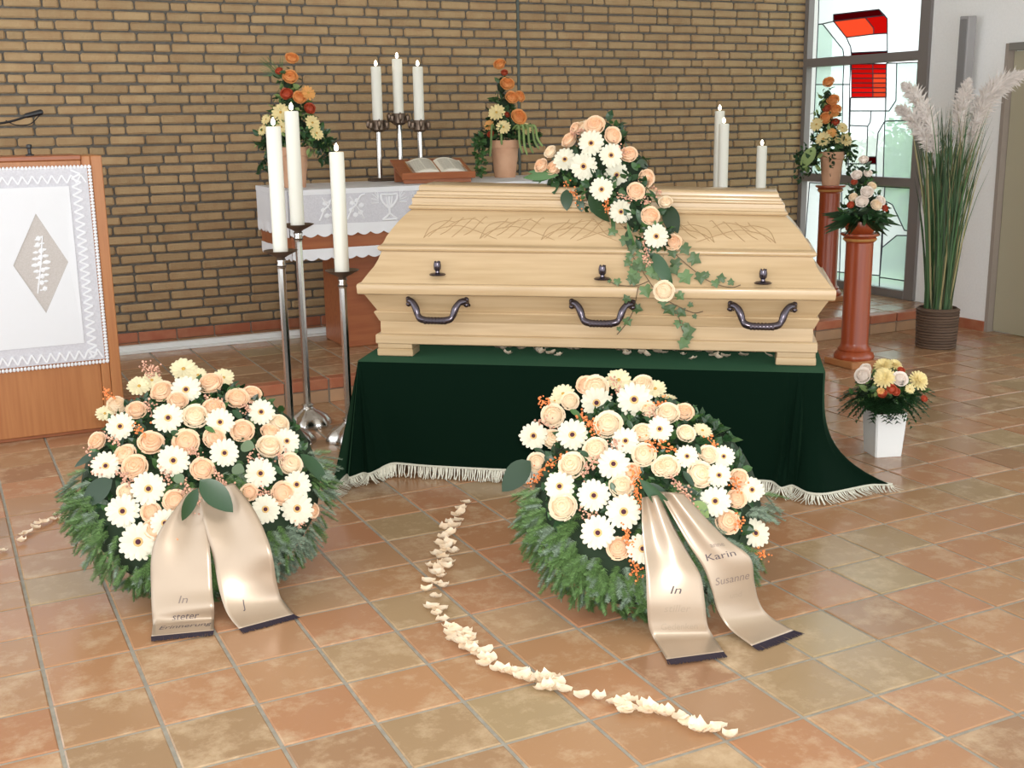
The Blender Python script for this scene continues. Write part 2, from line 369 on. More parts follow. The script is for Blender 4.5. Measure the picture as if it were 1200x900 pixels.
# brick wall
wallb = MB().box(-2.0, XW + .3, YW + .012, YW + .3, 0, 3.62).build('wall_back', MORTAR); struct(wallb)
CO, BL, HL = .066, .229, .105
def brick_mesh(L, k):
    rr = random.Random(k); s = MB(); s.cbox(0, L, -.004, .03, 0, CO - .0145, .0085)
    s.v = [(x + rr.uniform(-.0025, .0025), y + rr.uniform(-.002, .002), z + rr.uniform(-.0025, .0025)) for x, y, z in s.v]
    return s
BS = [brick_mesh(BL - .011, k) for k in range(4)]; BH = [brick_mesh(HL - .011, k + 9) for k in range(3)]
BSm = [b.mesh('brick', BRICK) for b in BS]; BHm = [b.mesh('brick', BRICK) for b in BH]
JX = aty(608, 100, YW).x
bricks = []; rr = random.Random(5)
for seg0, seg1 in ((-1.9, JX - .012), (JX + .012, XW - .005)):
    for c in range(42):
        z = PZ + .075 + c * CO; x = seg0 - rr.choice((0, .057, .114, .171, .03, .14)); run = rr.randint(1, 4)
        while x < seg1 - .03:
            head = run <= 0; run = rr.randint(2, 4) if head else run - 1
            L = HL if head else BL
            x0, x1 = max(x, seg0), min(x + L - .011, seg1)
            if x1 - x0 > .03: bricks.append((x0, x1, z, head))
            x += L
info = []
for x0, x1, z, head in bricks:
    u, v, d = pix(((x0 + x1) / 2, YW, z)); vis = 0 < u < 1200 and 0 < v < 900 and not (u < 145 and v > 180) and not (295 < u < 390 and v > 60) and x1 - x0 > .06
    info.append((not vis, d, x0, x1, z, head))
info.sort(); rest = MB()
for i, (nv, d, x0, x1, z, head) in enumerate(info):
    L = (HL if head else BL) - .011; k = rr.randrange(3); sx = (x1 - x0) / L
    if i < 300 and not nv: put('brick', (BHm if head else BSm)[k], wallb, (x0, YW, z), sc=(sx, 1, 1))
    else:
        s = (BH if head else BS)[k]; rest.add([(x0 + p[0] * sx, YW + p[1], z + p[2]) for p in s.v], s.f)
rest.build('far_bricks', BRICK, wallb, kind='stuff')
struct(MB().box(JX - .010, JX + .010, YW, YW + .02, PZ, 3.62).build('trim_2', mat('joint_sealant', (.10, .115, .10), .8)))
bb = struct(MB().box(-2.0, XW, YW - .006, YW + .013, PZ - .004, PZ + .06).build('baseboard_back', GROUT))
for a in range(-6, 28):
    x0 = gx(a) + .004; x1 = x0 + T - .008
    if x1 < XW: MB().cbox(x0, x1, YW - .018, YW, PZ, PZ + .066, .004).build('skirting_tile', RED_TILE, bb)

# window wall: stained glass window, white wall, door
WY0, WY1 = atx(1079, 66, XW).y, YW - .02
WZ0, WZ1 = PZ + .055, 3.0
win = thing('window_1', 'x', 'x'); del win['label']; del win['category']; struct(win); win.location = (XW, WY0, PZ)
def wl(p): return Vector(p) - Vector((XW, WY0, PZ))
fr_ = MB()
L0 = Vector((XW, WY0, PZ))
MB().box(-.03, .12, -.10, .0, 0, WZ1 - PZ).build('jamb', FRAME_MAT, win)
MB().box(-.02, .04, WY1 - WY0 - .03, WY1 - WY0 + .02, 0, WZ1 - PZ).build('jamb', FRAME_MAT, win)
MB().box(-.035, .09, 0, WY1 - WY0 - .03, 0, .065).build('sill', FRAME_MAT, win)
for zc in (2.03, 1.062): MB().box(-.03, .06, 0, WY1 - WY0 - .03, zc - .035 - PZ, zc + .035 - PZ).build('transom', FRAME_MAT, win)
panes = [
 ('W', [(961, -70), (1081, -70), (1079, 64), (1039, 64.5), (1039, 22), (1029, 11), (976, 17), (976, 25), (963, 28), (958, 28.5)]),
 ('M', [(976, 17), (1029, 11), (1036, 18), (1013, 20.5), (976, 25)]),
 ('O', [(976, 25), (1013, 20.5), (1023, 33), (1023, 40), (991, 44)]),
 ('R', [(1013, 20.5), (1036, 18), (1039, 22), (1039, 39), (1023, 40), (1023, 33)]),
 ('W', [(991, 44), (1023, 40), (1039, 39), (1039, 60), (997, 62), (996, 55)]),
 ('M', [(997, 62), (1039, 60), (1039, 64.5), (997, 66)]),
 ('W', [(963, 28), (976, 25), (991, 44), (996, 55), (997, 66), (988, 66), (987, 58)]),
 ('G', [(958, 28.5), (963, 28), (987, 58), (988, 66), (956, 69)]),
 ('G', [(956, 76), (988, 75), (987, 99), (955, 99)]), ('G', [(955, 99), (987, 99), (985, 210), (950, 207)]),
 ('W', [(988, 75), (996, 74.5), (995, 99), (987, 99)]), ('W', [(987, 99), (995, 99), (993, 210), (985, 210)]),
 ('W', [(996, 114.5), (1037, 114), (1037, 130), (995.5, 130)]),
 ('W', [(995.5, 130), (1020, 130), (1019, 143), (1016, 148), (995, 147)]),
 ('W', [(1020, 130), (1037, 130), (1036, 142), (1028, 156), (1026, 184), (1015, 184), (1016, 148), (1019, 143)]),
 ('W', [(995, 147), (1016, 148), (1015, 184), (1012, 184), (1011, 192), (993, 192)]),
 ('M', [(1012, 184), (1026, 184), (1026, 192), (1011, 192)]),
 ('W', [(993, 192), (1026, 192), (1026, 213), (993, 211)]),
 ('W', [(1028, 156), (1036, 142), (1034, 213), (1026, 213), (1026, 184)]),
 ('W', [(1038, 74), (1050, 74), (1049, 118), (1041, 130), (1037, 130)]),
 ('G', [(1050, 74), (1077, 73), (1074, 141), (1036, 142), (1037, 130), (1041, 130), (1049, 118)]),
 ('G', [(1036, 142), (1074, 141), (1071, 214), (1034, 213)]),
 ('W', [(948, 214), (986, 216), (983, 319), (940, 312)]), ('G', [(940, 312), (983, 319), (982, 345), (938, 340)]),
 ('W', [(986, 216), (1036, 219), (1034, 250), (1030, 323), (983, 319)]), ('G', [(983, 319), (1030, 323), (1029, 350), (982, 345)]),
 ('G', [(1036, 219), (1071, 221), (1068, 271), (1059, 270), (1045, 240), (1035, 235)]),
 ('W', [(1035, 235), (1045, 240), (1059, 270), (1068, 271), (1067, 276), (1050, 276), (1033, 290)]),
 ('G', [(1033, 290), (1050, 276), (1067, 276), (1065, 330), (1030, 325)]), ('G', [(1030, 325), (1065, 330), (1064, 352), (1029, 350)]),
]
rowsR = [75 + (114 - 75) * i / 7 for i in range(8)]
for i in range(7):
    a, b = rowsR[i], rowsR[i + 1]
    panes.append(('R', [(997, a), (1022, a), (1022, b), (997, b)])); panes.append(('R' if i < 2 else 'O', [(1022, a), (1038, a), (1037.6, b), (1022, b)]))
GM = {'W': GLASS_W, 'G': GLASS_G, 'R': GLASS_R, 'O': GLASS_O, 'M': GLASS_M}
lead = MB()
for kind, poly in panes:
    P = [wl(atx(u, v, XW)) for u, v in poly]
    s = MB(); n = len(P); s.add([(.008, p.y, p.z) for p in P] + [(.014, p.y, p.z) for p in P], [tuple(range(n)), tuple(range(n, 2 * n))[::-1]] + [(i, i + n, (i + 1) % n + n, (i + 1) % n) for i in range(n)])
    s.build('pane', GM[kind], win)
    for i in range(n):
        p, q = P[i], P[(i + 1) % n]; lead.tube([(.008, p.y, p.z), (.008, q.y, q.z)], .0048 if kind not in 'RO' else .0045, 5)
lead.build('lead_came', LEAD, win)
# white wall between window and door; lintel above the door; door recess
DY = atx(1160, 300, XW).y; DZ = atx(1180, 60, XW + .05).z
wr = MB().box(XW, XW + .3, DY, WY0 - .10, 0, 3.62).box(XW, XW + .3, 3.0, DY, DZ + .05, 3.62).box(XW, XW + .3, YW - .0, YW + .3, 0, 3.62).box(XW, XW + .3, WY0 - .1, YW, -.1, PZ).build('wall_right', WHITE_WALL); struct(wr)
dr = thing('door_1', 'x', 'x'); del dr['label']; del dr['category']; struct(dr); dr.location = (XW + .05, DY, 0)
MB().box(-.055, .03, -.03, 0, 0, DZ + .05).build('door_frame', mat('door_frame_paint', (.33, .28, .24), .5), dr)
MB().box(-.08, .03, -1.2, -.05, DZ, DZ + .05).build('door_header', mat('door_header_paint', (.20, .19, .17), .5), dr)
MB().cbox(0, .04, -1.15, -.032, .005, DZ - .004, .003).build('door_leaf', DOORMAT, dr)
br = struct(MB().box(XW - .015, XW, DY, WY0 - .10, 0, .075).build('baseboard_right', RED_TILE))

struct(MB().box(-2.8, XW + .3, -4.5, YW + .3, 3.6, 3.75).build('ceiling', mat('pale_ceiling', (.72, .70, .66), .9)))  # unseen ceiling, added to cut the sky light from above
# garden behind the glass
struct(MB().box(7.4, 40, -10, 40, -.5, -.3).build('garden_ground', LAWN))
def leaves_blob(mb, c, r, n, size, rng, sq=(1, 1, 1), shape=None):
    for _ in range(n):
        d = Vector((rng.gauss(0, 1), rng.gauss(0, 1), rng.gauss(0, 1))).normalized(); rad = r * rng.uniform(.55, 1)
        p = Vector(c) + Vector((d.x * sq[0], d.y * sq[1], d.z * sq[2])) * rad
        t = (d + Vector((rng.uniform(-1, 1), rng.uniform(-1, 1), rng.uniform(-1, 1))) * .9).normalized(); s_ = t.cross(d + Vector((.01, .02, .03))).normalized(); nn = t.cross(s_)
        L = size * rng.uniform(.6, 1.2); W = L * .33
        mb.add([p, p + t * L * .5 + s_ * W, p + t * L + nn * L * .12, p + t * L * .5 - s_ * W], [(0, 1, 2), (0, 2, 3)])
rg = random.Random(3)
for i, (c, r, lab) in enumerate((((11.2, 11.2, .5), 1.1, 'rounded green shrub outside the lower left window panes'), ((10.5, 8.9, .55), .9, 'pale green shrub outside the lower right window panes'), ((15, 13.5, .8), 1.5, 'larger distant green shrub behind the window'))):
    sh = thing('garden_shrub', lab, 'shrub', (c[0], c[1], -.3))
    s = MB(); leaves_blob(s, (0, 0, c[2] + .2), r, 2500, .16, rg, (1, 1, .9)); s.build('foliage', GARDEN, sh, kind='stuff')
    MB().tube([(0, 0, 0), (0, .02, .4), (.03, 0, .9)], [.06, .05, .02], 8).build('stem', STEM, sh)

# wall loudspeaker
p = atx(1147, 18, XW); q = atx(1128, 136, XW)
sp = thing('column_speaker', 'slim grey column loudspeaker mounted high on the white wall', 'speaker', (XW, (p.y + q.y) / 2, q.z))
hh = p.z - q.z
SPM = Matrix.Rotation(R(4), 4, 'X') @ Matrix.Rotation(R(-4), 4, 'Y')
MB().cbox(-.10, -.02, -.045, .045, 0, hh, .006, SPM).build('housing', GREYBOX, sp)
MB().cbox(-.106, -.098, -.034, .034, .02, hh - .02, .003, SPM).build('grille', GREYDARK, sp)
for zz in (hh * .2, hh * .8): MB().box(-.05, .0, -.02, .02, zz - .02, zz + .02).build('bracket', GREYBOX, sp)
# ------------------------------------------------------------------ coffin on its draped bier
ZB = 0.537; CA = R(-37.3); CX = Vector((cos(CA), sin(CA), 0)); CYv = Vector((-sin(CA), cos(CA), 0))
fa, fb = atz(440, 417, ZB), atz(955, 429, ZB)
CC = (fa + fb) / 2 + CYv * .305 + CX * .006; CC.z = ZB
coffin = thing('coffin', 'light blond wooden coffin with carved lid standing on the green velvet bier', 'coffin', CC, CA)
CM = Matrix.Translation(CC) @ Matrix.Rotation(CA, 4, 'Z'); CI = CM.inverted()
INS = .68
def stack(levels, inset=INS):
    s = MB(); n = len(levels)
    for z, hl in levels:
        hw = hl - inset; s.v += [(-hl, -hw, z), (hl, -hw, z), (hl, hw, z), (-hl, hw, z)]
    s.f.append((3, 2, 1, 0)); s.f.append(tuple(range(4 * n - 4, 4 * n)))
    for i in range(n - 1):
        for k in range(4):
            k2 = (k + 1) % 4; s.f.append((i * 4 + k, i * 4 + k2, i * 4 + 4 + k2, i * 4 + 4 + k))
    return s
def slope(x, z): return z - (x + .79) / 1.58 * .037 * max(0, z - .346) / .426     # the lid falls towards the foot end
plinth_l = [(.058, .984), (.062, .988), (.098, .988), (.103, .983), (.104, .972)]
body_l = [(.104, .968), (.160, .968), (.166, .974), (.172, .976), (.200, .989), (.205, .991), (.209, .989), (.212, .984), (.213, .978), (.297, 1.026)]
rim_l = [(.293, 1.036), (.296, 1.045), (.301, 1.048), (.334, 1.050), (.340, 1.048), (.344, 1.044), (.346, 1.036)]
lid_l = [(.346, 1.034), (.360, 1.024), (.385, 1.006), (.415, .983), (.445, .967), (.480, .954), (.482, .961), (.487, .967), (.494, .970), (.501, .968), (.507, .962), (.510, .953), (.520, .946),
         (.545, .934), (.575, .914), (.605, .892), (.630, .870), (.650, .850), (.660, .838), (.662, .844), (.666, .848), (.671, .850), (.676, .848), (.680, .843), (.682, .837), (.695, .834)]
crown_l = [(.695, .836), (.712, .836), (.714, .832), (.715, .826), (.718, .828), (.723, .828), (.727, .825), (.729, .818), (.733, .818), (.738, .818), (.743, .815), (.746, .809), (.760, .809), (.767, .806), (.772, .798)]
ob = {}
for nm, lv in (('plinth', plinth_l), ('body', body_l), ('rim_board', rim_l), ('lid', lid_l), ('crown_moulding', crown_l)):
    ob[nm] = stack(lv)
    if nm in ('lid', 'crown_moulding'): ob[nm].v = [(x, y, slope(x, z)) for x, y, z in ob[nm].v]
    ob[nm].build(nm, COFFIN_WOOD, coffin, smooth=42)
for sx in (-1, 1):
    for sy in (-1, 1):
        s = MB(); x0, x1 = sorted((sx * .985, sx * .815)); y0, y1 = sorted((sy * .304, sy * .18))
        s.cbox(x0, x1, y0, y1, 0, .034, .004).cbox(x0 + .003, x1 - .003, y0 + .003, y1 - .003, .033, .060, .004).build('foot', COFFIN_WOOD, coffin)
cv = []; cf = []
for nm in ob:
    o = len(cv); cv += [CM @ Vector(p) for p in ob[nm].v]; cf += [tuple(i + o for i in f) for f in ob[nm].f]
CBVH = BVHTree.FromPolygons(cv, cf)
def coffin_hit(u, v):
    h = CBVH.ray_cast(CAM, ray(u, v).normalized()); return (h[0], h[1]) if h[0] is not None else (None, None)
def lid_pt(x, z, off=0.0):
    for (za, ha), (zb, hb) in zip(lid_l, lid_l[1:]):
        if za <= z <= zb and zb > za:
            k = (z - za) / (zb - za); hw = ha + (hb - ha) * k - INS; return Vector((x, -hw - off, slope(x, z)))
    return Vector((x, -.2, z))
# carved leaf scrolls on the lid band
car = MB()
def carve(p): 
    pts = [lid_pt(x, z, .0006) for x, z in spline([(a, b) for a, b in p], 6)]; car.tube(pts, [.0008] + [.0016] * (len(pts) - 2) + [.0008], 5)
def leafscroll(x, d, s):
    X = lambda a: x + d * a * s; Z = lambda b: .585 + b * s
    carve([(X(0), Z(-.045)), (X(.03), Z(-.02)), (X(.08), Z(.0)), (X(.16), Z(.01)), (X(.24), Z(-.01)), (X(.34), Z(-.045))])
    for k in range(4):
        a = .02 + k * .055
        carve([(X(a), Z(-.04 + .01 * (k % 2))), (X(a + .035), Z(-.01)), (X(a + .085), Z(.028 + .006 * k % .02)), (X(a + .10), Z(.045))])
    carve([(X(.0), Z(-.045)), (X(.03), Z(.01)), (X(.09), Z(.03)), (X(.14), Z(.025))])
    carve([(X(.10), Z(.0)), (X(.15), Z(.03)), (X(.22), Z(.04)), (X(.27), Z(.02))])
for x, d in ((-.76, 1), (-.50, 1), (-.22, 1), (.80, -1), (.54, -1), (.28, -1)): leafscroll(x, d, 1.0)
car.build('carving', CARVE, coffin)
# handles and lid screws
def lx(u, v): 
    p, _ = coffin_hit(u, v); return (CI @ p).x if p is not None else 0
for (u, v) in ((513, 352), (706, 357), (893, 363)):
    x = lx(u, v)
    s = MB(); yb = -.318
    path = [(-.132, yb + .0, .262), (-.128, yb - .025, .266), (-.108, yb - .045, .262), (-.092, yb - .055, .238), (-.080, yb - .062, .205), (-.060, yb - .066, .188), (0, yb - .068, .183), (.060, yb - .066, .188), (.080, yb - .062, .205), (.092, yb - .055, .238), (.108, yb - .045, .262), (.128, yb - .025, .266), (.132, yb, .262)]
    pp = spline(path, 4); s.tube(pp, [.0135 + .003 * abs(sin(i * .4)) for i in range(len(pp))], 10, Matrix.Translation((x, 0, 0)))
    ho = s.build('handle', GUNMETAL, coffin, smooth=True)
    r_ = MB()
    for k in range(7): r_.tube([(x - .045 + .015 * k - .005, yb - .0675, .184), (x - .045 + .015 * k + .005, yb - .0675, .184)], .0165, 12)
    r_.build('grip_rings', GUNMETAL, ho)
    c_ = MB()
    for sx in (-1, 1):
        for k in (-1, 0, 1): c_.ico((x + sx * .134, yb - .016 - .004 * abs(k), .262 + .012 * k), .0125, 2)
        c_.cbox(x + sx * .132 - .016, x + sx * .132 + .016, yb - .004, yb + .012, .238, .286, .004)
    c_.build('claw_mount', GUNMETAL, ho, smooth=True)
for (u, v) in ((513, 322), (706, 327), (894, 332)):
    p, _ = coffin_hit(u, v); q = CI @ p; s = MB(); M = Matrix.Translation((q.x, q.y - .004, q.z - .002))
    s.lathe([(0, 0), (.036, .001), (.038, .005), (.030, .010), (.010, .013), (.009, .02), (.016, .028), (.0175, .045), (.015, .058), (0, .06)], 16, M)
    sc = s.build('lid_screw', GUNMETAL, coffin, smooth=40)
    t_ = MB()
    for k in range(5): t_.ico(M @ Vector((.011 * cos(k * 1.257), .011 * sin(k * 1.257), .060)), .005, 1)
    t_.build('screw_crown', GUNMETAL, sc)

# velvet bier cloth
e1, e2 = atz(418, 423, ZB), atz(968, 437, ZB)
BC = (e1 + e2) / 2 + CYv * .43; BC.z = 0
bier = thing('bier_cloth', 'dark green velvet cloth with cream fringe draped over the coffin bier', 'cloth', BC, CA)
BM = Matrix.Translation(BC) @ Matrix.Rotation(CA, 4, 'Z'); BI = BM.inverted()
hl, hd = (e2 - e1).length / 2, .43
lo = lambda u, v: (lambda p: (p.x, p.y))(BI @ atz(u, v, 0))
# (top x, top y, foot x, foot y, hem height)
fL, fR = lo(388, 583), lo(1045, 573)
per = [(-hl, hd, -hl - .10, hd + .10, .03), (-hl, .2, -hl - .03, .22, .03), (-hl, .0, -hl - .09, .02, .03), (-hl, -.2, -hl - .04, -.22, .03), (-hl, -hd + .08, fL[0] - .03, -hd - .02, .03), (-hl, -hd + .02, fL[0], fL[1], .03),
       (-hl + .003, -hd + .01, -hl - .03, -hd - .13, .032), (-hl + .006, -hd + .004, -hl + .0, -hd - .165, .032), (-hl + .01, -hd, -hl + .04, -hd - .10, .035), (-hl + .015, -hd, -hl + .075, -hd - .115, .038), (-hl + .02, -hd, -hl + .10, -hd - .055, .04), (-hl + .04, -hd, -hl + .13, -hd - .035, .055), (-hl + .10, -hd, -hl + .17, -hd - .01, .06), (-hl + .3, -hd, -hl + .33, -hd - .006, .052), (-.35, -hd, -.35, -hd - .010, .050), (.1, -hd, .1, -hd - .004, .052), (.45, -hd, .45, -hd - .014, .05),
       (hl - .30, -hd, hl - .33, -hd - .012, .050), (hl - .18, -hd, hl - .21, -hd - .01, .048), (hl - .12, -hd, hl - .17, -hd - .07, .040), (hl - .10, -hd, hl - .12, -hd - .03, .040), (hl - .06, -hd, hl - .06, -hd - .105, .035), (hl - .03, -hd, hl + .02, -hd - .09, .03), (hl - .01, -hd, fR[0] - .10, fR[1] - .03, .018),
       (hl, -hd + .03, fR[0], fR[1], .018), (hl, -hd + .12, hl + .15, -hd + .16, .02), (hl, -.2, hl + .03, -.2, .03), (hl, 0, hl + .015, .02, .03), (hl, .2, hl + .03, .22, .03), (hl, hd, hl + .04, hd + .05, .03), (.4, hd, .4, hd + .03, .04), (-.4, hd, -.4, hd + .03, .04), (-hl, hd, -hl - .10, hd + .10, .03)]
NP = 12; ring = []
for i in range(len(per) - 1):
    for k in range(NP):
        t = k / NP; P = [per[(i + j - 1) % (len(per) - 1)] for j in range(4)]
        t2 = t; val = []
        for c in range(5):
            a, b, c_, d = (P[q][c] for q in range(4))
            cm = .5 * (2 * b + (c_ - a) * t2 + (2 * a - 5 * b + 4 * c_ - d) * t2 * t2 + (3 * b - a - 3 * c_ + d) * t2 ** 3)
            lin = b + (c_ - b) * t2
            val.append(lin if c < 2 else .75 * cm + .25 * lin)
        ring.append(val)
NV = 16; s = MB(); nr = len(ring)
for tx, ty, bx, by, hz in ring:
    out = max(abs(bx - tx), abs(by - ty)); pw = 1.0 if out < .05 else (1.1 if bx < 0 else 3.6)
    for j in range(NV + 1):
        t = j / NV; k = t ** pw
        s.v.append((tx + (bx - tx) * k, ty + (by - ty) * k, ZB - .002 - (ZB - .002 - hz) * (1 - (1 - t) ** 1.0) - .0))
for i in range(nr):
    i2 = (i + 1) % nr
    for j in range(NV): s.f.append((i * (NV + 1) + j, i * (NV + 1) + j + 1, i2 * (NV + 1) + j + 1, i2 * (NV + 1) + j))
s.f.append(tuple(i * (NV + 1) for i in range(nr)))
vel = s.build('velvet', VELVET, bier, smooth=50, fixn=True)
fr_ = MB(); rg = random.Random(11)
for i in range(nr):
    a, b = ring[i], ring[(i + 1) % nr]; La = math.hypot(b[2] - a[2], b[3] - a[3]); n = max(1, int(La / .0062))
    for k in range(n):
        t = (k + rg.random() * .7) / n; x = a[2] + (b[2] - a[2]) * t; y = a[3] + (b[3] - a[3]) * t; z = a[4] + (b[4] - a[4]) * t
        tx, ty = (b[2] - a[2]) / (La + 1e-9), (b[3] - a[3]) / (La + 1e-9); nx, ny = ty, -tx
        L = .055 * rg.uniform(.85, 1.1); drop = min(z - .003, L * .97); outw = math.sqrt(max(0, L * L - drop * drop)) * 1.0
        w_ = .0026; j1, j2 = rg.uniform(-.006, .006), rg.uniform(-.008, .008)
        p0 = Vector((x, y, z)); p1 = Vector((x + nx * (.004 + outw * .25) + tx * j1, y + ny * (.004 + outw * .25) + ty * j1, z - drop * .6)); p2 = Vector((x + nx * (.005 + outw) + tx * j2, y + ny * (.005 + outw) + ty * j2, z - drop + .001))
        W = Vector((tx, ty, 0)) * w_
        fr_.add([p0 - W, p0 + W, p1 + W, p1 - W, p2 + W * .6, p2 - W * .6], [(0, 1, 2, 3), (3, 2, 4, 5)])
fr_.build('fringe', FRINGE, bier, kind='stuff')
br_ = MB()
br_.tube([(v_[2] * 1.0, v_[3] - .0, v_[4] + .004) for v_ in ring] + [(ring[0][2], ring[0][3], ring[0][4] + .004)], .005, 6); br_.build('braid', FRINGE, bier)

# ------------------------------------------------------------------ candles and stands
def candle(name_label, base, dia, hgt, group, tilt=0):
    c = thing('candle', name_label, 'candle', base, 0, group); r = dia / 2
    MB().lathe([(0, 0), (r, 0), (r, hgt - .006), (r * .93, hgt), (r * .55, hgt - .006), (0, hgt - .010)], 28).build('wax_body', WAX, c, smooth=40)
    MB().tube([(0, 0, hgt - .012), (0, 0, hgt + .006), (.003, 0, hgt + .014)], .0016, 6).build('wick', WICK, c)
    MB().lathe([(0, hgt + .004), (.0075, hgt + .009), (.0105, hgt + .018), (.009, hgt + .028), (.004, hgt + .037), (0, hgt + .043)], 12).build('flame', FLAME, c, smooth=True)
    return c
def stand(label, base, hgt, group):
    t = thing('candle_stand', label, 'candle stand', base, 0, group)
    MB().lathe([(0, 0), (.115, 0), (.118, .012), (.112, .03), (.095, .055), (.06, .078), (.04, .088), (.03, .10), (0, .10)], 48, None, 6, .10).build('base', CHROME, t, smooth=50)
    MB().lathe([(.034, .096), (.028, .106), (.034, .118), (.02, .128), (0, .13)], 20).build('collar', CHROME, t, smooth=50)
    s = MB().lathe([(.0195, .12), (.0195, hgt - .075)], 8); s.build('pole', CHROME, t, smooth=30)
    MB().lathe([(0, hgt - .085), (.02, hgt - .085), (.026, hgt - .077), (.018, hgt - .066), (.016, hgt - .056), (.024, hgt - .046), (.018, hgt - .038), (.03, hgt - .03), (.082, hgt - .004), (.084, hgt), (.078, hgt - .001), (.03, hgt - .02), (0, hgt - .02)], 28).build('drip_pan', BRASS, t, smooth=50)
    MB().lathe([(.02, hgt - .09), (.024, hgt - .075), (.019, hgt - .06), (.023, hgt - .048), (.016, hgt - .036)], 20).build('knop', CHROME, t, smooth=50)
for (u, vb, vt, dep, lab) in ((329, 298, 144, 5.66, 'left one of the three candle stands beside the lectern, mid height'), (349, 267, 126, 6.03, 'tallest of the three steel candle stands left of the coffin, foot in view'), (401, 321, 174, 5.72, 'shortest of the steel candle stands, right at the coffin end')):
    p = atd(u, vb, dep); q = atd(u, vt + 4, dep); base = Vector((p.x, p.y, 0)); floor_z = 0
    stand(lab, base, p.z + .02, 'steel candle stands left of the coffin')
    candle('lit white pillar candle on the ' + ('mid height' if u < 335 else 'tallest' if u < 360 else 'shortest') + ' stand left of the coffin', (p.x, p.y, p.z), .072, q.z - p.z, 'pillar candles left of the coffin')
for (u, vb, vt, dep, lab) in ((843.5, 224, 124, 8.45, 'rear'), (848.5, 224, 139, 8.15, 'front'), (893, 226, 165, 8.2, 'right')):
    q = atd(u, vt + 6, dep); p = atd(u, vt + 6 + 150, dep); zt = q.z - .60
    candle({'rear': 'tallest lit candle behind the coffin, half hidden by another candle', 'front': 'lit candle behind the coffin, in front of the tallest one', 'right': 'short lit candle standing alone behind the right coffin end'}[lab], (q.x, q.y, zt), .070, .60, 'candles behind the coffin')
    stand({'rear': 'candle stand behind the coffin under the tallest rear candle', 'front': 'candle stand behind the coffin under the middle candle', 'right': 'candle stand behind the right end of the coffin'}[lab], (q.x, q.y, PZ), zt + .02 - PZ, 'steel candle stands behind the coffin')

# ------------------------------------------------------------------ altar
AX0, AX1, AY0, AY1, AZ = 1.97, 4.22, 6.97, 7.72, 1.19
altar = thing('altar', 'red brown wooden altar table behind the coffin', 'altar', ((AX0 + AX1) / 2, (AY0 + AY1) / 2, PZ))
al = Vector(altar.location)
def aloc(mb): mb.v = [tuple(Vector(p) - al) for p in mb.v]; return mb
aloc(MB().cbox(2.36, 3.85, 7.19, 7.60, PZ, .86, .006)).build('pedestal', OAK_H, altar)
zs = aty(420, 302, AY0).z; zc = aty(420, 274, AY0).z; zl = aty(420, 289, AY0).z
aloc(MB().cbox(AX0 + .012, AX1 - .012, AY0 + .012, AY1 - .012, zs + .03, AZ - .006, .004)).build('table_slab', OAK_H, altar)
# cloth: top, hanging net panel with scalloped edge
acl = thing('altar_cloth', 'white lace cloth with embroidered chalice hanging over the altar', 'tablecloth', (AX0, AY0, AZ))
A0 = Vector((AX0, AY0, AZ))
def scallop(mb, p0, p1, ztop, zbot, nsc, amp, nrm, thick=.004):
    """hanging band from p0 to p1 with a scalloped lower edge"""
    p0, p1, nrm = Vector(p0), Vector(p1), Vector(nrm); n = nsc * 8
    for side in (0, thick):
        o = len(mb.v)
        for i in range(n + 1):
            t = i / n; p = p0.lerp(p1, t); zb_ = zbot - amp * abs(sin(pi * nsc * t)) ; ph = .004 * sin(i * .35) 
            for zz in (ztop, zb_): q = p + nrm * (side + (ph if zz == zb_ else 0)); mb.v.append((q.x, q.y, zz))
        for i in range(n):
            a = o + i * 2; mb.f.append((a, a + 1, a + 3, a + 2))
    return mb
s = MB().box(AX0 - .004, AX1 + .004, AY0 - .004, AY1 + .004, AZ - .004, AZ + .001)
s.v = [tuple(Vector(p) - A0) for p in s.v]; s.build('cloth_top', LINEN, acl)
for nm, a, b, nr_, n in (('front_drop', (AX0, AY0, 0), (AX1, AY0, 0), (0, -1, 0), 26), ('side_drop', (AX0, AY1, 0), (AX0, AY0, 0), (-1, 0, 0), 9)):
    s = scallop(MB(), a, b, AZ, zc + .07, 1, 0, nr_); s.v = [tuple(Vector(p) - A0) for p in s.v]; s.build(nm, NET if nm == 'front_drop' else LINEN, acl)
    s = scallop(MB(), a, b, zc + .072, zc + .012, n, .018, nr_, .006); s.v = [tuple(Vector(p) - A0) for p in s.v]; s.build('lace_edge', LACE, acl)
    s = scallop(MB(), a, b, AZ, AZ - .03, 1, 0, nr_, .006); s.v = [tuple(Vector(p) - A0) for p in s.v]; s.build('hem', LINEN, acl)
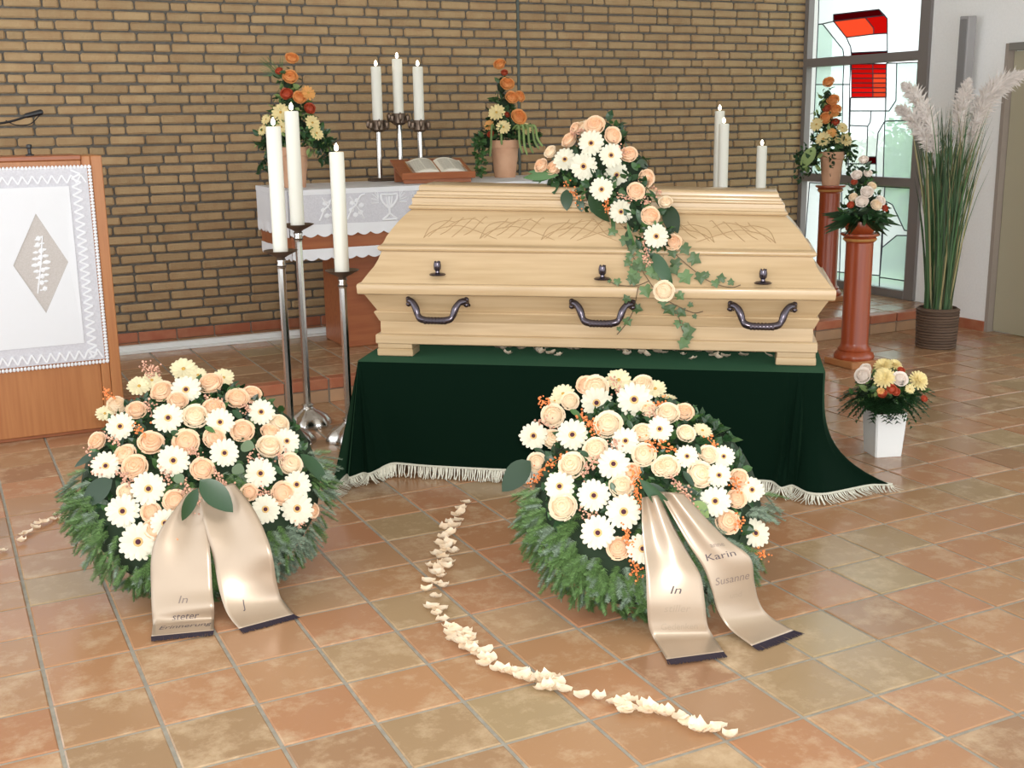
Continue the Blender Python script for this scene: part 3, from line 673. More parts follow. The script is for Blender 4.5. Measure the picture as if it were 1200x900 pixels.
# embroidery on the front drop
emb = MB()
def ez(x, z): return Vector((x - AX0, -.0065, z - AZ))
def stroke(pts, r=.006): emb.tube([ez(a, b) for a, b in spline(pts, 5)], r, 5)
zm = AZ - .10; 
for cx in (2.62, 3.35):
    stroke([(cx - .055, zm + .055), (cx - .05, zm + .02), (cx - .02, zm - .02), (cx, zm - .03)], .008); stroke([(cx + .055, zm + .055), (cx + .05, zm + .02), (cx + .02, zm - .02), (cx, zm - .03)], .008)
    stroke([(cx - .055, zm + .055), (cx, zm + .05), (cx + .055, zm + .055)], .006); stroke([(cx, zm + .04), (cx, zm - .03), (cx, zm - .07)], .009)
    for k in (-.02, .02): stroke([(cx + k, zm + .045), (cx + k * .6, zm - .02)], .006)
    stroke([(cx - .05, zm - .105), (cx - .02, zm - .085), (cx, zm - .07), (cx + .02, zm - .085), (cx + .05, zm - .105)], .009); stroke([(cx - .05, zm - .105), (cx + .05, zm - .105)], .008)
    for k in range(5):
        for sx in (-1, 1):
            a = R(-10 + 22 * k); stroke([(cx + sx * (.07 + .0 * k), zm + .01 + .03 * sin(a)), (cx + sx * (.07 + .05 * cos(a)), zm + .015 + .075 * sin(a))], .004)
for cx in (2.22, 2.40, 2.82, 3.0, 3.15, 3.55, 3.75, 3.95):
    for k in range(6):
        a = k * 1.05 + cx; emb.ico(ez(cx + .035 * cos(a), zm - .02 + .045 * sin(a)), .02, 1, (1, .15, .8))
    stroke([(cx - .06, zm - .09), (cx - .03, zm - .03), (cx, zm), (cx + .03, zm + .05), (cx + .06, zm + .06)], .006); stroke([(cx + .05, zm - .09), (cx + .02, zm - .04), (cx - .04, zm + .05)], .005)
emb.build('embroidery', LACE, acl)
lc = thing('lace_valance', 'narrow white lace trim hanging along the lower edge of the altar slab', 'lace trim', (AX0, AY0, zl))
l0 = Vector((AX0, AY0, zl))
for a, b, nr_, n in (((AX0 + .01, AY0 + .012, 0), (AX1 - .02, AY0 + .012, 0), (0, -1, 0), 27), ((AX0 + .012, AY1 - .02, 0), (AX0 + .012, AY0 + .012, 0), (-1, 0, 0), 9)):
    s = scallop(MB(), a, b, zl, zs + .014, n, .016, nr_, .005); s.v = [tuple(Vector(p) - l0) for p in s.v]; s.build('lace_band', LACE, lc)

# three candle holder on the altar
cb = aty(453, 211, 7.63); cb.z = AZ + .002
hold = thing('altar_candelabrum', 'three post chrome candelabrum with brown crowns on the altar', 'candelabrum', cb)
MB().cbox(-.12, .30, -.035, .05, 0, .022, .005).build('base', BRASS, hold)
for i, (u, vcrown, vtop, dd) in enumerate(((443, 146, 75, 0), (467.5, 138, 66, .06), (491.5, 146, 75, .02))):
    dep = depth_of(cb) + dd; pc = atd(u, vcrown, dep); pt = atd(u, vtop + 3, dep); lp = pc - cb
    MB().tube([(lp.x, max(-.03, min(.03, lp.y)), .02), (lp.x, lp.y, .05), lp], .019, 12).build('post', CHROME, hold, smooth=40)
    s = MB().lathe([(0, -.05), (.03, -.05), (.05, -.035), (.05, .0), (.045, .03), (.040, .03), (.042, -.02), (0, -.02)], 20, Matrix.Translation(lp))
    for k in range(7):
        a = k * 2 * pi / 7; s.add([(q[0] * .016 + lp.x + .068 * cos(a), q[1] * .016 + lp.y + .068 * sin(a), q[2] * .034 + lp.z - .005 + .01 * (k % 2)) for q in ICO[1][0]], ICO[1][1]); s.tube([lp + Vector((.045 * cos(a), .045 * sin(a), -.03)), lp + Vector((.068 * cos(a), .068 * sin(a), -.005))], .008, 6)
    s.build('crown_cup', BRASS, hold)
    candle(('left', 'tall middle', 'right')[i] + ' lit white candle in the altar candelabrum', pc - Vector((0, 0, .018)), .070, pt.z - pc.z + .018, 'altar candles')

# book stand with open book
bs_z = AZ + .002; b0 = aty(512, 213, 7.16)
bstand = thing('book_stand', 'low sloping wooden book stand on the altar', 'book stand', (b0.x, b0.y - .02, bs_z), R(-8))
Mb = Matrix.Translation((0, 0, .035)) @ Matrix.Rotation(R(17), 4, 'X')
MB().cbox(-.25, .25, -.02, .33, 0, .018, .003, Mb).build('sloping_board', OAK_H, bstand)
MB().cbox(-.25, .25, -.03, -.015, .0, .045, .003, Mb).build('ledge', OAK_H, bstand)
MB().cbox(-.23, .23, .0, .03, .0, .04, .003).cbox(-.23, .23, .26, .29, 0, .105, .003).build('foot_rail', OAK_H, bstand)
book = thing('open_book', 'open book with cream pages lying on the wooden book stand', 'book', (b0.x + .01, b0.y - .02, bs_z), R(-8))
Mk = Mb @ Matrix.Translation((.02, .03, .019))
def page(u, v, sgn): 
    x = sgn * (.005 + .185 * u); return (x, .0 + .24 * v, .004 + .028 * sin(pi * min(1, u * 1.15)) ** .7 * (1 - .35 * u))
MB().cbox(-.2, .2, -.006, .25, 0, .004, .002, Mk).build('cover', OAK, book)
for sgn in (-1, 1):
    s = MB(); s.grid(lambda u, v: page(u, v, sgn), 10, 2, Mk); n = len(s.v)
    s.grid(lambda u, v: (sgn * (.005 + .185 * u), 0, .004 + (page(u, 0, sgn)[2] - .004) * v), 10, 1, Mk); s.build('page_block', PAPER, book, smooth=40)
    t_ = MB()
    for k in range(12):
        for c in range(2):
            a, b = (.10 + c * .44), (.50 + c * .44); vv = .1 + .068 * k
            P = [Vector(page(a + (b - a) * q / 4, vv, sgn)) + Vector((0, 0, .0012)) for q in range(5)]; t_.add([Mk @ q for q in P] + [Mk @ (q + Vector((0, .006, 0))) for q in P], [(i, i + 1, i + 6, i + 5) for i in range(4)])
    t_.build('text_lines', mat('faded_print', (.42, .39, .33), .8), book)

# ------------------------------------------------------------------ lectern
pr = aty(118, 182, LY); LZ = pr.z; LX0 = LX1 - 1.15
lec = thing('lectern', 'orange brown wooden lectern cut off by the left picture edge', 'lectern', (LX0, LY, 0))
MB().cbox(0, LX1 - LX0 - .10, 0, .34, .02, LZ - .02, .004).build('front_panel', OAK, lec)
MB().cbox(LX1 - LX0 - .099, LX1 - LX0 - .055, -.008, .34, 0, LZ, .004).build('edge_post', OAK, lec)
MB().cbox(LX1 - LX0 - .054, LX1 - LX0, -.012, .34, 0, LZ, .004).build('edge_post', OAK, lec)
MB().cbox(-.01, LX1 - LX0 - .10, -.01, .36, LZ - .02, LZ + .004, .004).build('top_board', OAK_H, lec)
MB().cbox(0, LX1 - LX0 - .10, .02, .34, 0, .02, .003).build('kick_board', OAK_H, lec)
ant = thing('lectern_cloth', 'white linen antependium with lace border and sheer diamond on the lectern', 'cloth', (LX0, LY, LZ))
aL = Vector((LX0, LY, LZ))
def al_(u, v): return aty(u, v, LY - .014) - aL
tr_, brr = al_(108, 192), al_(126, 422); X1 = (tr_.x + brr.x) / 2; Zt, Zb = al_(60, 195).z, al_(60, 431).z
X0 = X1 - .98
def rect(mb, x0, x1, z0, z1, y, t=.003): return mb.box(x0, x1, y - t, y, z0, z1)
def front(a, b, h): return Vector((a, -.012 - h, b))
rect(MB(), X0 + .02, X1 - .02, Zb + .02, Zt - .005, -.010, .003).build('net_border', NET, ant)
dC = al_(48, 309); dT, dR = al_(45, 250), al_(80, 307); dh, dw = abs(dT.z - dC.z), abs(dR.x - dC.x)
x0, x1, za, zb_ = X0 + .13, X1 - .115, Zb + .115, Zt - .10
poly = [(x0, za), (x1, za), (x1, zb_), (x0, zb_)]
s = MB()   # linen field with a diamond opening
cx_, cz_ = dC.x, dC.z; D = [(cx_ - dw, cz_), (cx_, cz_ - dh), (cx_ + dw, cz_), (cx_, cz_ + dh)]
vs = [(x0, za), (cx_, za), (x1, za), (x1, cz_), (x1, zb_), (cx_, zb_), (x0, zb_), (x0, cz_)]
V3 = [(a, -.016 - .003 * sin(a * 40), b) for a, b in vs + D]; s.add(V3, [(0, 1, 9, 8, 7), (1, 2, 3, 10, 9), (3, 4, 5, 11, 10), (5, 6, 7, 8, 11)]); s.build('linen_field', LINEN, ant)
s = MB(); s.add([(a, -.0145, b) for a, b in D], [(0, 1, 2, 3)]); s.build('diamond_insert', DIAMOND, ant)
em = MB()
for k in range(-4, 5):
    zz = cz_ + k * .032; rr_ = .034 - .005 * abs(k)
    for sx in (-1, 1): em.ico((cx_ + sx * rr_ * .8, -.016, zz + .006 * sx), rr_ * .62, 1, (1.1, .12, .5))
    em.ico((cx_ + .006 * ((k * 7) % 3 - 1), -.016, zz), .014, 1, (1, .2, 1))
em.tube([(cx_ + .02, -.016, cz_ + .14), (cx_, -.016, cz_), (cx_ - .03, -.016, cz_ - .15)], .004, 5); em.build('embroidery', LACE, ant)
zz = MB()     # zigzag lace inside the border
for i in range(46):
    z_ = Zb + .03 + i * (Zt - Zb - .05) / 46; st = (Zt - Zb - .05) / 46; zz.tube([(X1 - .10 + .045 * (i % 2), -.0145, z_), (X1 - .055 - .045 * (i % 2), -.0145, z_ + st)], .006, 4)
for i in range(40):
    st = (X1 - X0 - .06) / 40; x_ = X0 + .03 + i * st; zz.tube([(x_, -.0145, Zb + .03 + .045 * (i % 2)), (x_ + st, -.0145, Zb + .075 - .045 * (i % 2))], .006, 4); zz.tube([(x_, -.0145, Zt - .085 + .04 * (i % 2)), (x_ + st, -.0145, Zt - .045 - .04 * (i % 2))], .005, 4)
zz.build('lace_zigzag', LACE, ant)
ed = MB(); n = 62
for i in range(n): ed.ico((X1 - .008, -.012, Zb + (Zt - Zb) * (i + .5) / n), .0115, 1, (1, .45, .8))
n = 56
for i in range(n): ed.ico((X0 + (X1 - X0) * (i + .5) / n, -.012, Zb + .006), .0115, 1, (.8, .45, 1)); ed.ico((X0 + (X1 - X0) * (i + .5) / n, -.012, Zt - .006), .0105, 1, (.8, .45, 1))
ed.build('crochet_edge', LACE, ant)
# microphone on the lectern, and a small dark metal knob
mh, mt = aty(50, 131, LY + .25), aty(-30, 150, LY + .20); kb = aty(35, 182, LY + .12)
mic = thing('microphone', 'black gooseneck microphone reaching in above the lectern', 'microphone', (mt.x, mt.y, LZ + .004)); mo = Vector(mic.location)
MB().tube([p - mo for p in spline([(mt.x, mt.y, LZ + .004), (mt.x + .0, mt.y, (LZ + mt.z) / 2), tuple(mt), tuple(mt.lerp(mh, .5) - Vector((0, 0, .01))), tuple(mt.lerp(mh, .86))], 6)], .006, 8).build('gooseneck', BLACK, mic)
MB().tube([mt.lerp(mh, .72) - mo, mt.lerp(mh, .76) - mo, mt.lerp(mh, .98) - mo, mh - mo], [.008, .013, .015, .010], 12).build('microphone_head', BLACK, mic)
MB().tube([p - mo for p in spline([tuple(mt.lerp(mh, .45)), tuple(mt.lerp(mh, .6) - Vector((0, 0, .035))), tuple(mt.lerp(mh, .8) - Vector((0, 0, .045))), tuple(mt.lerp(mh, .96) - Vector((0, 0, .012)))], 6)], .003, 6).build('cable', BLACK, mic)
ls = thing('lectern_knob', 'small dark metal knob on the top edge of the lectern', 'fitting', (kb.x, kb.y, LZ + .004))
MB().lathe([(0, 0), (.02, 0), (.02, .006), (.009, .01), (.009, .035), (.014, .04), (.014, .055), (0, .058)], 14).build('knob', BLACK, ls, smooth=40)

# ------------------------------------------------------------------ columns, basket, vase bodies
def column(label, base, hgt, r, group):
    t = thing('pedestal_column', label, 'column', base, 0, group)
    MB().cbox(-r * 1.55, r * 1.55, -r * 1.55, r * 1.55, 0, .045, .006).build('plinth', PLINTH_WOOD, t)
    MB().lathe([(0, .045), (r * 1.45, .045), (r * 1.5, .06), (r * 1.42, .08), (r * 1.2, .095), (r * 1.24, .108), (r * 1.05, .125), (r, .15), (r * .99, hgt - .06), (r * 1.12, hgt - .05), (r * 1.18, hgt - .03), (r * 1.12, hgt - .025), (r * 1.4, hgt - .012), (r * 1.4, hgt), (0, hgt)], 40).build('shaft', COLWOOD, t, smooth=35)
    MB().lathe([(r * 1.15, hgt - .048), (r * 1.22, hgt - .04), (r * 1.22, hgt - .034), (r * 1.14, hgt - .028)], 40).build('gold_ring', mat('gilt_band', (.42, .20, .06), .35), t, smooth=40)
    return t
cbp = atz(1000, 427, 0); dB = depth_of(cbp)
ctop = atd(1008, 273, dB).z; column('red brown turned column carrying the pink and white bouquet', cbp, ctop, .086, 'wooden plinth columns')
cap = atz(967, 352, PZ); cap = Vector((cap.x, cap.y, PZ)); dA = depth_of(cap)
atop = atd(967, 217, dA).z - PZ; column('red brown column on the platform carrying the orange arrangement', cap, atop, .082, 'wooden plinth columns')
# ------------------------------------------------------------------ flower and leaf shapes (unit size, facing +Z)
def petal_ring(mb, n, r0_, r1_, wid, z0_, rise, droop, rng, ph=0.0, tip=.6):
    for i in range(n):
        a = 2 * pi * (i + ph) / n + rng.uniform(-.06, .06); L = r1_ * rng.uniform(.93, 1.04); zz = rng.uniform(-.02, .02)
        ca, sa = cos(a), sin(a); P = []
        for t, w_ in ((0, .45), (.45, 1.0), (.8, .9), (1, tip)):
            r = r0_ + (L - r0_) * t; z = z0_ + rise * t - droop * t * t + zz; h = wid * w_ * .5
            P.append(((r * ca + h * sa, r * sa - h * ca, z - .03 * w_), (r * ca, r * sa, z), (r * ca - h * sa, r * sa + h * ca, z - .03 * w_)))
        vs = [p for row in P for p in row] + [((L + wid * .18) * ca, (L + wid * .18) * sa, z0_ + rise - droop * 1.1 + zz)]; fs = []
        for k in range(3):
            for q in (0, 1): fs.append((k * 3 + q, k * 3 + 3 + q, k * 3 + 4 + q, k * 3 + 1 + q))
        fs += [(9, 12, 10), (10, 12, 11)]
        mb.add(vs, fs)
def gerbera_mesh(m, seed, n=17):
    rng = random.Random(seed); s = MB()
    petal_ring(s, n, .18, 1.0, .36, .02, .22, .12, rng); petal_ring(s, n - 3, .16, .86, .34, .06, .26, .10, rng, .5)
    s.lathe([(0, -.25), (.12, -.22), (.22, .0), (.2, .06), (0, .07)], 10)
    return s.mesh('gerbera', m, True)
def mum_mesh(m, seed):
    rng = random.Random(seed); s = MB()
    for k, (n, r1_, ri, z) in enumerate(((16, 1.0, .15, 0), (15, .86, .35, .05), (13, .66, .5, .1), (9, .45, .6, .15))): petal_ring(s, n, .08, r1_, .26, z, ri, .1, rng, k * .37, .75)
    s.lathe([(0, -.3), (.12, -.25), (.3, .0), (.2, .2), (0, .25)], 10)
    return s.mesh('chrysanthemum', m, True)
def eye_mesh(m, ring, name='flower_center'):
    s = MB(); s.lathe([(.0, .15), (.10, .155), (.145, .13), (.15, .09), (.1, .06)], 14); return s.mesh(name, m, True)
def ring_mesh(m):
    s = MB(); s.lathe([(.13, .10), (.20, .125), (.25, .11), (.26, .08), (.1, .05)], 18); return s.mesh('floret_ring', m, True)
def rose_mesh(m, seed, ope=1.0):
    rng = random.Random(seed); s = MB()
    s.lathe([(0, -.75), (.25, -.7), (.55, -.45), (.78, -.1), (.8, .08), (.66, .30), (.4, .43), (0, .47)], 14)
    for k, (n, rb, rtop, zt, wd) in enumerate(((5, .80, 1.0 * ope, .24, .80), (5, .74, .85, .42, .82), (4, .60, .66, .54, .98), (3, .38, .44, .61, 1.3), (2, .17, .22, .63, 1.8))):
        ph = rng.uniform(0, 6.28)
        for i in range(n):
            a0 = ph + 2 * pi * i / n; dz = rng.uniform(-.10, .08)
            def fn(u, v, a0=a0, rb=rb, rtop=rtop, zt=zt, wd=wd, dz=dz, k=k):
                a = a0 + (u - .5) * 2 * wd * (.7 + .3 * v); e = abs(u - .5) * 2
                r = rb + (rtop - rb) * v ** 1.4 + (.10 if k < 2 else .02) * max(0, v - .75) * 4; top = zt * (1 - .22 * e * e) + dz
                z = -.45 + (top + .45) * v - (.14 if k < 2 else .0) * max(0, v - .8) * 5 * (1 - .3 * e); r += (.10 if k < 4 else .05) * (.5 - u)
                return (r * cos(a), r * sin(a), z)
            s.grid(fn, 5, 5)
    return s.mesh('rose', m, True)
def leaf_mesh(m, wid=.42, fold=.10, bend=.18, name='leaf', lobed=False):
    s = MB(); rows = []; n = 8
    if lobed:
        pts = [(0, 0), (.30, -.16), (.50, .05), (.36, .28), (.62, .46), (.30, .58), (.0, 1.0)]
        out = pts + [(-x, y) for x, y in pts[-2:0:-1]]
        vs = [(0, .42, .05)] + [(x, y, -.05 * abs(x) - .1 * y * y) for x, y in out]
        s.add(vs, [(0, i + 1, (i + 1) % len(out) + 1) for i in range(len(out))]); return s.mesh(name, m, False)
    for i in range(n + 1):
        t = i / n; w_ = wid * .5 * (sin(pi * t ** .85) ** .8 if 0 < t < 1 else 0); z = bend * t * t * -1
        rows.append([(-w_, t, z + fold * w_ * 2), (0, t, z), (w_, t, z + fold * w_ * 2)])
    vs = [p for r in rows for p in r]; fs = []
    for i in range(n):
        for q in (0, 1): fs.append((i * 3 + q, i * 3 + q + 1, i * 3 + q + 4, i * 3 + q + 3))
    s.add(vs, fs); return s.mesh(name, m, True)
FLW = {'gw': [gerbera_mesh(G_WHITE, k) for k in range(3)], 'gy': [gerbera_mesh(G_YELLOW, k + 5, 14) for k in range(2)], 'go': [gerbera_mesh(G_ORANGE, 9, 13)],
       'gc': [gerbera_mesh(mat('cream_yellow_petal', (.84, .76, .50), .55, rnd=.08, trans=.2), k + 7, 16) for k in range(2)], 'mu': [mum_mesh(G_YELLOW, k) for k in range(2)], 'rp': [rose_mesh(R_PEACH, k) for k in range(3)], 'rc': [rose_mesh(R_CREAM, k + 4) for k in range(3)], 'ro': [rose_mesh(R_ORANGE, k + 8) for k in range(2)],
       'ca': [rose_mesh(R_PINK, 13, 1.1)], 'rr': [rose_mesh(G_RED, 15)]}
EYE = eye_mesh(CENTER, None); YEYE = eye_mesh(YELLOW_EYE, None); RING = ring_mesh(CENTER_RING)
NAMES = {'gc': 'daisy', 'gw': 'gerbera', 'gy': 'daisy', 'go': 'daisy', 'mu': 'chrysanthemum', 'rp': 'rose', 'rc': 'rose', 'ro': 'rose', 'ca': 'carnation', 'rr': 'red_bloom'}
LEAVES = {'d': leaf_mesh(LEAF_D), 'm': leaf_mesh(LEAF_M), 'l': leaf_mesh(LEAF_L, .5), 'g': leaf_mesh(LEAF_G, .9, .06, .1), 'i': leaf_mesh(IVY, name='ivy_leaf', lobed=True), 'w': leaf_mesh(LEAF_D, .62, .06, .15), 'n': leaf_mesh(LEAF_M, .16, .1, .3)}
def flower(root, kind, P, nrm, rad):
    o0 = Vector(root.location); me = random.choice(FLW[kind])
    o = put(NAMES[kind], me, root, Vector(P) - o0, rndq(nrm), rad)
    if kind == 'gw': put('flower_center', EYE, o); put('floret_ring', RING, o)
    elif kind in ('gy', 'go', 'gc'): put('flower_center', YEYE, o)
    return o
def leaf(root, kind, base, tip, up_, wscale=1.0, name='leaf'):
    base, tip, up_ = Vector(base), Vector(tip), Vector(up_); y = (tip - base); L = y.length; y.normalize(); x = y.cross(up_).normalized(); z = x.cross(y)
    M = Matrix((x, y, z)).transposed(); return put(name, LEAVES[kind], root, base - Vector(root.location), M.to_quaternion(), (L * wscale, L, L))
def berries(root, pts, m, rng, n=16, spread=.022, r=.0045, name='berry_spray'):
    """one spray: thin twig through pts with berries round it"""
    s = MB(); o0 = Vector(root.location); pts = [Vector(p) - o0 for p in pts]
    if len(pts) > 1: s.tube(pts, .0012, 4)
    for i in range(n):
        t = rng.random() * (len(pts) - 1); k = min(int(t), len(pts) - 2) if len(pts) > 1 else 0
        p = pts[k].lerp(pts[k + 1], t - k) if len(pts) > 1 else pts[0]
        s.ico(p + Vector((rng.gauss(0, 1), rng.gauss(0, 1), rng.gauss(0, 1))) * spread * .6, r * rng.uniform(.7, 1.25), 1)
    return s.build(name, m, root, kind='stuff')
def scatter_leaves(mb, n, fn, size, rng, wid=.36):
    """fn(rng) -> (point, outward)"""
    for _ in range(n):
        p, d = fn(rng); p, d = Vector(p), Vector(d).normalized()
        t = (d * .8 + Vector((rng.uniform(-1, 1), rng.uniform(-1, 1), rng.uniform(-1, 1))) * .9).normalized(); s_ = t.cross(d + Vector((.013, .02, .031))); s_ = s_.normalized() if s_.length > 1e-5 else t.orthogonal().normalized(); nn = s_.cross(t)
        L = size * rng.uniform(.6, 1.3); W = L * wid
        mb.add([p, p + t * L * .3 + s_ * W * .8, p + t * L * .65 + s_ * W * .75, p + t * L - nn * L * .15, p + t * L * .65 - s_ * W * .75, p + t * L * .3 - s_ * W * .8, p + t * L * .5 - nn * L * .04], [(0, 1, 6), (1, 2, 6), (2, 3, 6), (3, 4, 6), (4, 5, 6), (5, 0, 6)])

# ------------------------------------------------------------------ funeral wreaths
def make_wreath(label, um, vfloor, Ro, rt_, tilt, gerb, roses, yel, leaves, bers, dome_h, seed):
    rng = random.Random(seed)
    P0 = atz(um, vfloor, 0); away = Vector((P0.x, P0.y, 0)).normalized(); side = Vector((away.y, -away.x, 0)); th = R(tilt)
    e2_ = away * cos(th) + z0 * sin(th); n_ = -away * sin(th) + z0 * cos(th)
    Rc = Ro - rt_
    C = P0 + away * (rt_ * .55) + e2_ * Rc; C.z = rt_ * .92 + Rc * sin(th)
    root = thing('funeral_wreath', label, 'wreath', (C.x, C.y, 0), 0, 'funeral wreaths on the tiled floor'); o0 = Vector(root.location)
    W = lambda p, q, h: C + side * p + e2_ * q + n_ * h
    # solid moss body: ring plus filled flower mound
    s = MB(); s.grid(lambda u, v: W((Rc + rt_ * .82 * cos(2 * pi * v)) * cos(2 * pi * u), (Rc + rt_ * .82 * cos(2 * pi * v)) * sin(2 * pi * u), rt_ * .82 * sin(2 * pi * v)) - o0, 40, 14)
    def hs(p, q):
        k = (p / (Ro * .93)) ** 2 + ((q - .02) / (Ro * .98)) ** 2
        return dome_h * math.sqrt(max(0.0, 1 - k)) + .02
    def inside(p, q): return q > -Ro * .62 + .55 * abs(p) * 0
    def dome(u, v):
        a = 2 * pi * u; r = Ro * .86 * v; p, q = r * cos(a), r * sin(a) * 1.03 + .02
        low = max(0, -(q + Ro * .25)) ; return W(p, q, hs(p, q) - .035 - low * .25) - o0
    s.grid(dome, 40, 12); s.build('moss_body', CORE, root, smooth=True)
    # ray hit with the mound of flowers
    def hit(u, v):
        d = ray(u, v).normalized(); best = None; t0 = (C - CAM).length
        for i in range(220):
            P = CAM + d * (t0 - .75 + i * .006); q = P - C; p_, q_, h_ = q.dot(side), q.dot(e2_), q.dot(n_); g_ = h_ - hs(p_, q_)
            if best is None or g_ < best[0] - 1e-6: best = (g_, P, p_, q_)
            if g_ <= 0: break
        g_, P, p_, q_ = best; e = .01
        nn = (n_ - side * ((hs(p_ + e, q_) - hs(p_ - e, q_)) / (2 * e)) - e2_ * ((hs(p_, q_ + e) - hs(p_, q_ - e)) / (2 * e))).normalized()
        return P, nn
    scl = lambda P: (P - CAM).dot(fw) / F
    tocam = lambda P: (CAM - P).normalized()
    for u, v, d in gerb:
        P, nn = hit(u, v); flower(root, 'gw', P + tocam(P) * .030, nn * .55 + tocam(P) * 1.0 + Vector((rng.uniform(-.15, .15), 0, rng.uniform(-.1, .1))), d * .5 * scl(P) * 1.0)
    for u, v, d, k in roses:
        P, nn = hit(u, v); flower(root, k, P + tocam(P) * .008, nn * .8 + tocam(P) * .6 + Vector((rng.uniform(-.3, .3), rng.uniform(-.3, .3), rng.uniform(-.2, .3))), d * .5 * scl(P) * 1.02)
    for u, v, d in yel:
        P, nn = hit(u, v); flower(root, 'gc', P, nn + tocam(P) * .05, d * .45 * scl(P))
    for k, u0, v0, u1, v1, ws, *of in leaves:
        of = of[0] if of else .035; A, na = hit(u0, v0); B = A + (atd(u1, v1, depth_of(A) - .02) - A); leaf(root, k, A + tocam(A) * of, B + tocam(B) * of, na + tocam(A) * .5, ws)
    for u, v, kind, du, dv in bers:
        A, na = hit(u - du, v - dv); B, nb = hit(u + du, v + dv); berries(root, [A + tocam(A) * .025, (A + B) / 2 + tocam(A) * .04, B + tocam(B) * .03], BERRY_P if kind == 'p' else BERRY_O, rng, 26 if abs(du) + abs(dv) < 16 else 40, .018, .0042)
    # greenery between the flowers
    def fn(r):
        a = r.uniform(0, 2 * pi); rad = Ro * .85 * math.sqrt(r.random()); p, q = rad * cos(a), rad * sin(a)
        if q < -Ro * .45: q = -q
        e = .01; nn = n_ - side * ((hs(p + e, q) - hs(p - e, q)) / (2 * e)) - e2_ * ((hs(p, q + e) - hs(p, q - e)) / (2 * e))
        return W(p, q, hs(p, q) - .035) - o0, nn
    s = MB(); scatter_leaves(s, 620, fn, .045, rng); s.build('greenery', LEAF_D, root, kind='stuff')
    s = MB(); scatter_leaves(s, 320, fn, .04, rng); s.build('light_greenery', LEAF_M, root, kind='stuff')
    # fir twigs round the ring: green on the left and below, silver on the right
    def twig(mb, P, t, nn, L):
        b = t.cross(nn).normalized(); nn = b.cross(t); k = int(L / .0042)
        mb.add([P - b * .0012, P + b * .0012, P + t * L], [(0, 1, 2)])
        for i in range(k):
            q = P + t * (L * (i + .5) / k); l_ = .021 * (1 - .45 * (i / k) ** 2) * rng.uniform(.8, 1.15)
            for sg in (-1, 1):
                for lift in (.15, .6):
                    dd = (b * sg * (1 - lift * .5) + t * .75 + nn * lift + Vector((rng.uniform(-.15, .15), rng.uniform(-.15, .15), rng.uniform(-.15, .15)))).normalized(); ww = t * .0017
                    mb.add([q - ww, q + ww, q + dd * l_], [(0, 1, 2)])
    gA, gB = MB(), MB()
    fc = [(q[0], q[1], q[2] * .5) for q in list(gerb) + list(roses)]
    for i in range(1150):
        a = rng.uniform(0, 2 * pi); 
        if sin(a) > .12: continue
        ph = rng.uniform(-.75, 1.75); rr_ = rt_ * rng.uniform(.80, 1.0)
        rad = Vector((cos(a), sin(a))); er = side * rad.x + e2_ * rad.y; tn = side * -rad.y + e2_ * rad.x
        nn = er * cos(ph) + n_ * sin(ph); P = C + er * Rc + nn * rr_
        if P.z < .012: P.z = .012
        sg = 1 if rad.x > 0 else -1; pu, pv, _ = pix(P + nn * .03)
        if any((pu - a_) ** 2 + (pv - b_) ** 2 < (c_ + 9) ** 2 for a_, b_, c_ in fc): continue
        t = (er * rng.uniform(.5, 1.1) + tn * -sg * rng.uniform(.1, .9) + nn * rng.uniform(.0, .35) - z0 * rng.uniform(0, .35)).normalized()
        if P.z + t.z * .1 < .01: t = (t - z0 * t.z * .98).normalized()
        twig(gB if rng.random() < (.75 if rad.x > .25 else .22) else gA, P - o0, t, nn, rng.uniform(.045, .085))
    for i in range(1300):      # twigs over the lower front of the mound
        a = rng.uniform(pi * .98, 2 * pi * 1.01); rd = rng.uniform(.25, .95) * Ro * .95; p_, q_ = rd * cos(a), rd * sin(a) * 1.03
        if q_ > -Ro * .12: continue
        ht = math.sqrt(max(0, (rt_ * .86) ** 2 - (math.hypot(p_, q_) - Rc) ** 2)); P = W(p_, q_, max(ht, hs(p_, q_) - .03 - max(0, -(q_ + Ro * .25)) * .22)); pu, pv, _ = pix(P)
        if P.z < .015 or any((pu - a_) ** 2 + (pv - b_) ** 2 < (c_ + 7) ** 2 for a_, b_, c_ in fc): continue
        er = (side * p_ + e2_ * q_).normalized(); t = (er + side * rng.uniform(-.6, .6) + n_ * rng.uniform(.05, .35)).normalized()
        twig(gB if rng.random() < (.75 if p_ > Ro * .25 else .25) else gA, P - o0, t, n_, rng.uniform(.05, .09))
    gA.build('fir_twigs', FIR, root, kind='stuff'); gB.build('silver_fir_twigs', FIR_B, root, kind='stuff')
    return root, hit

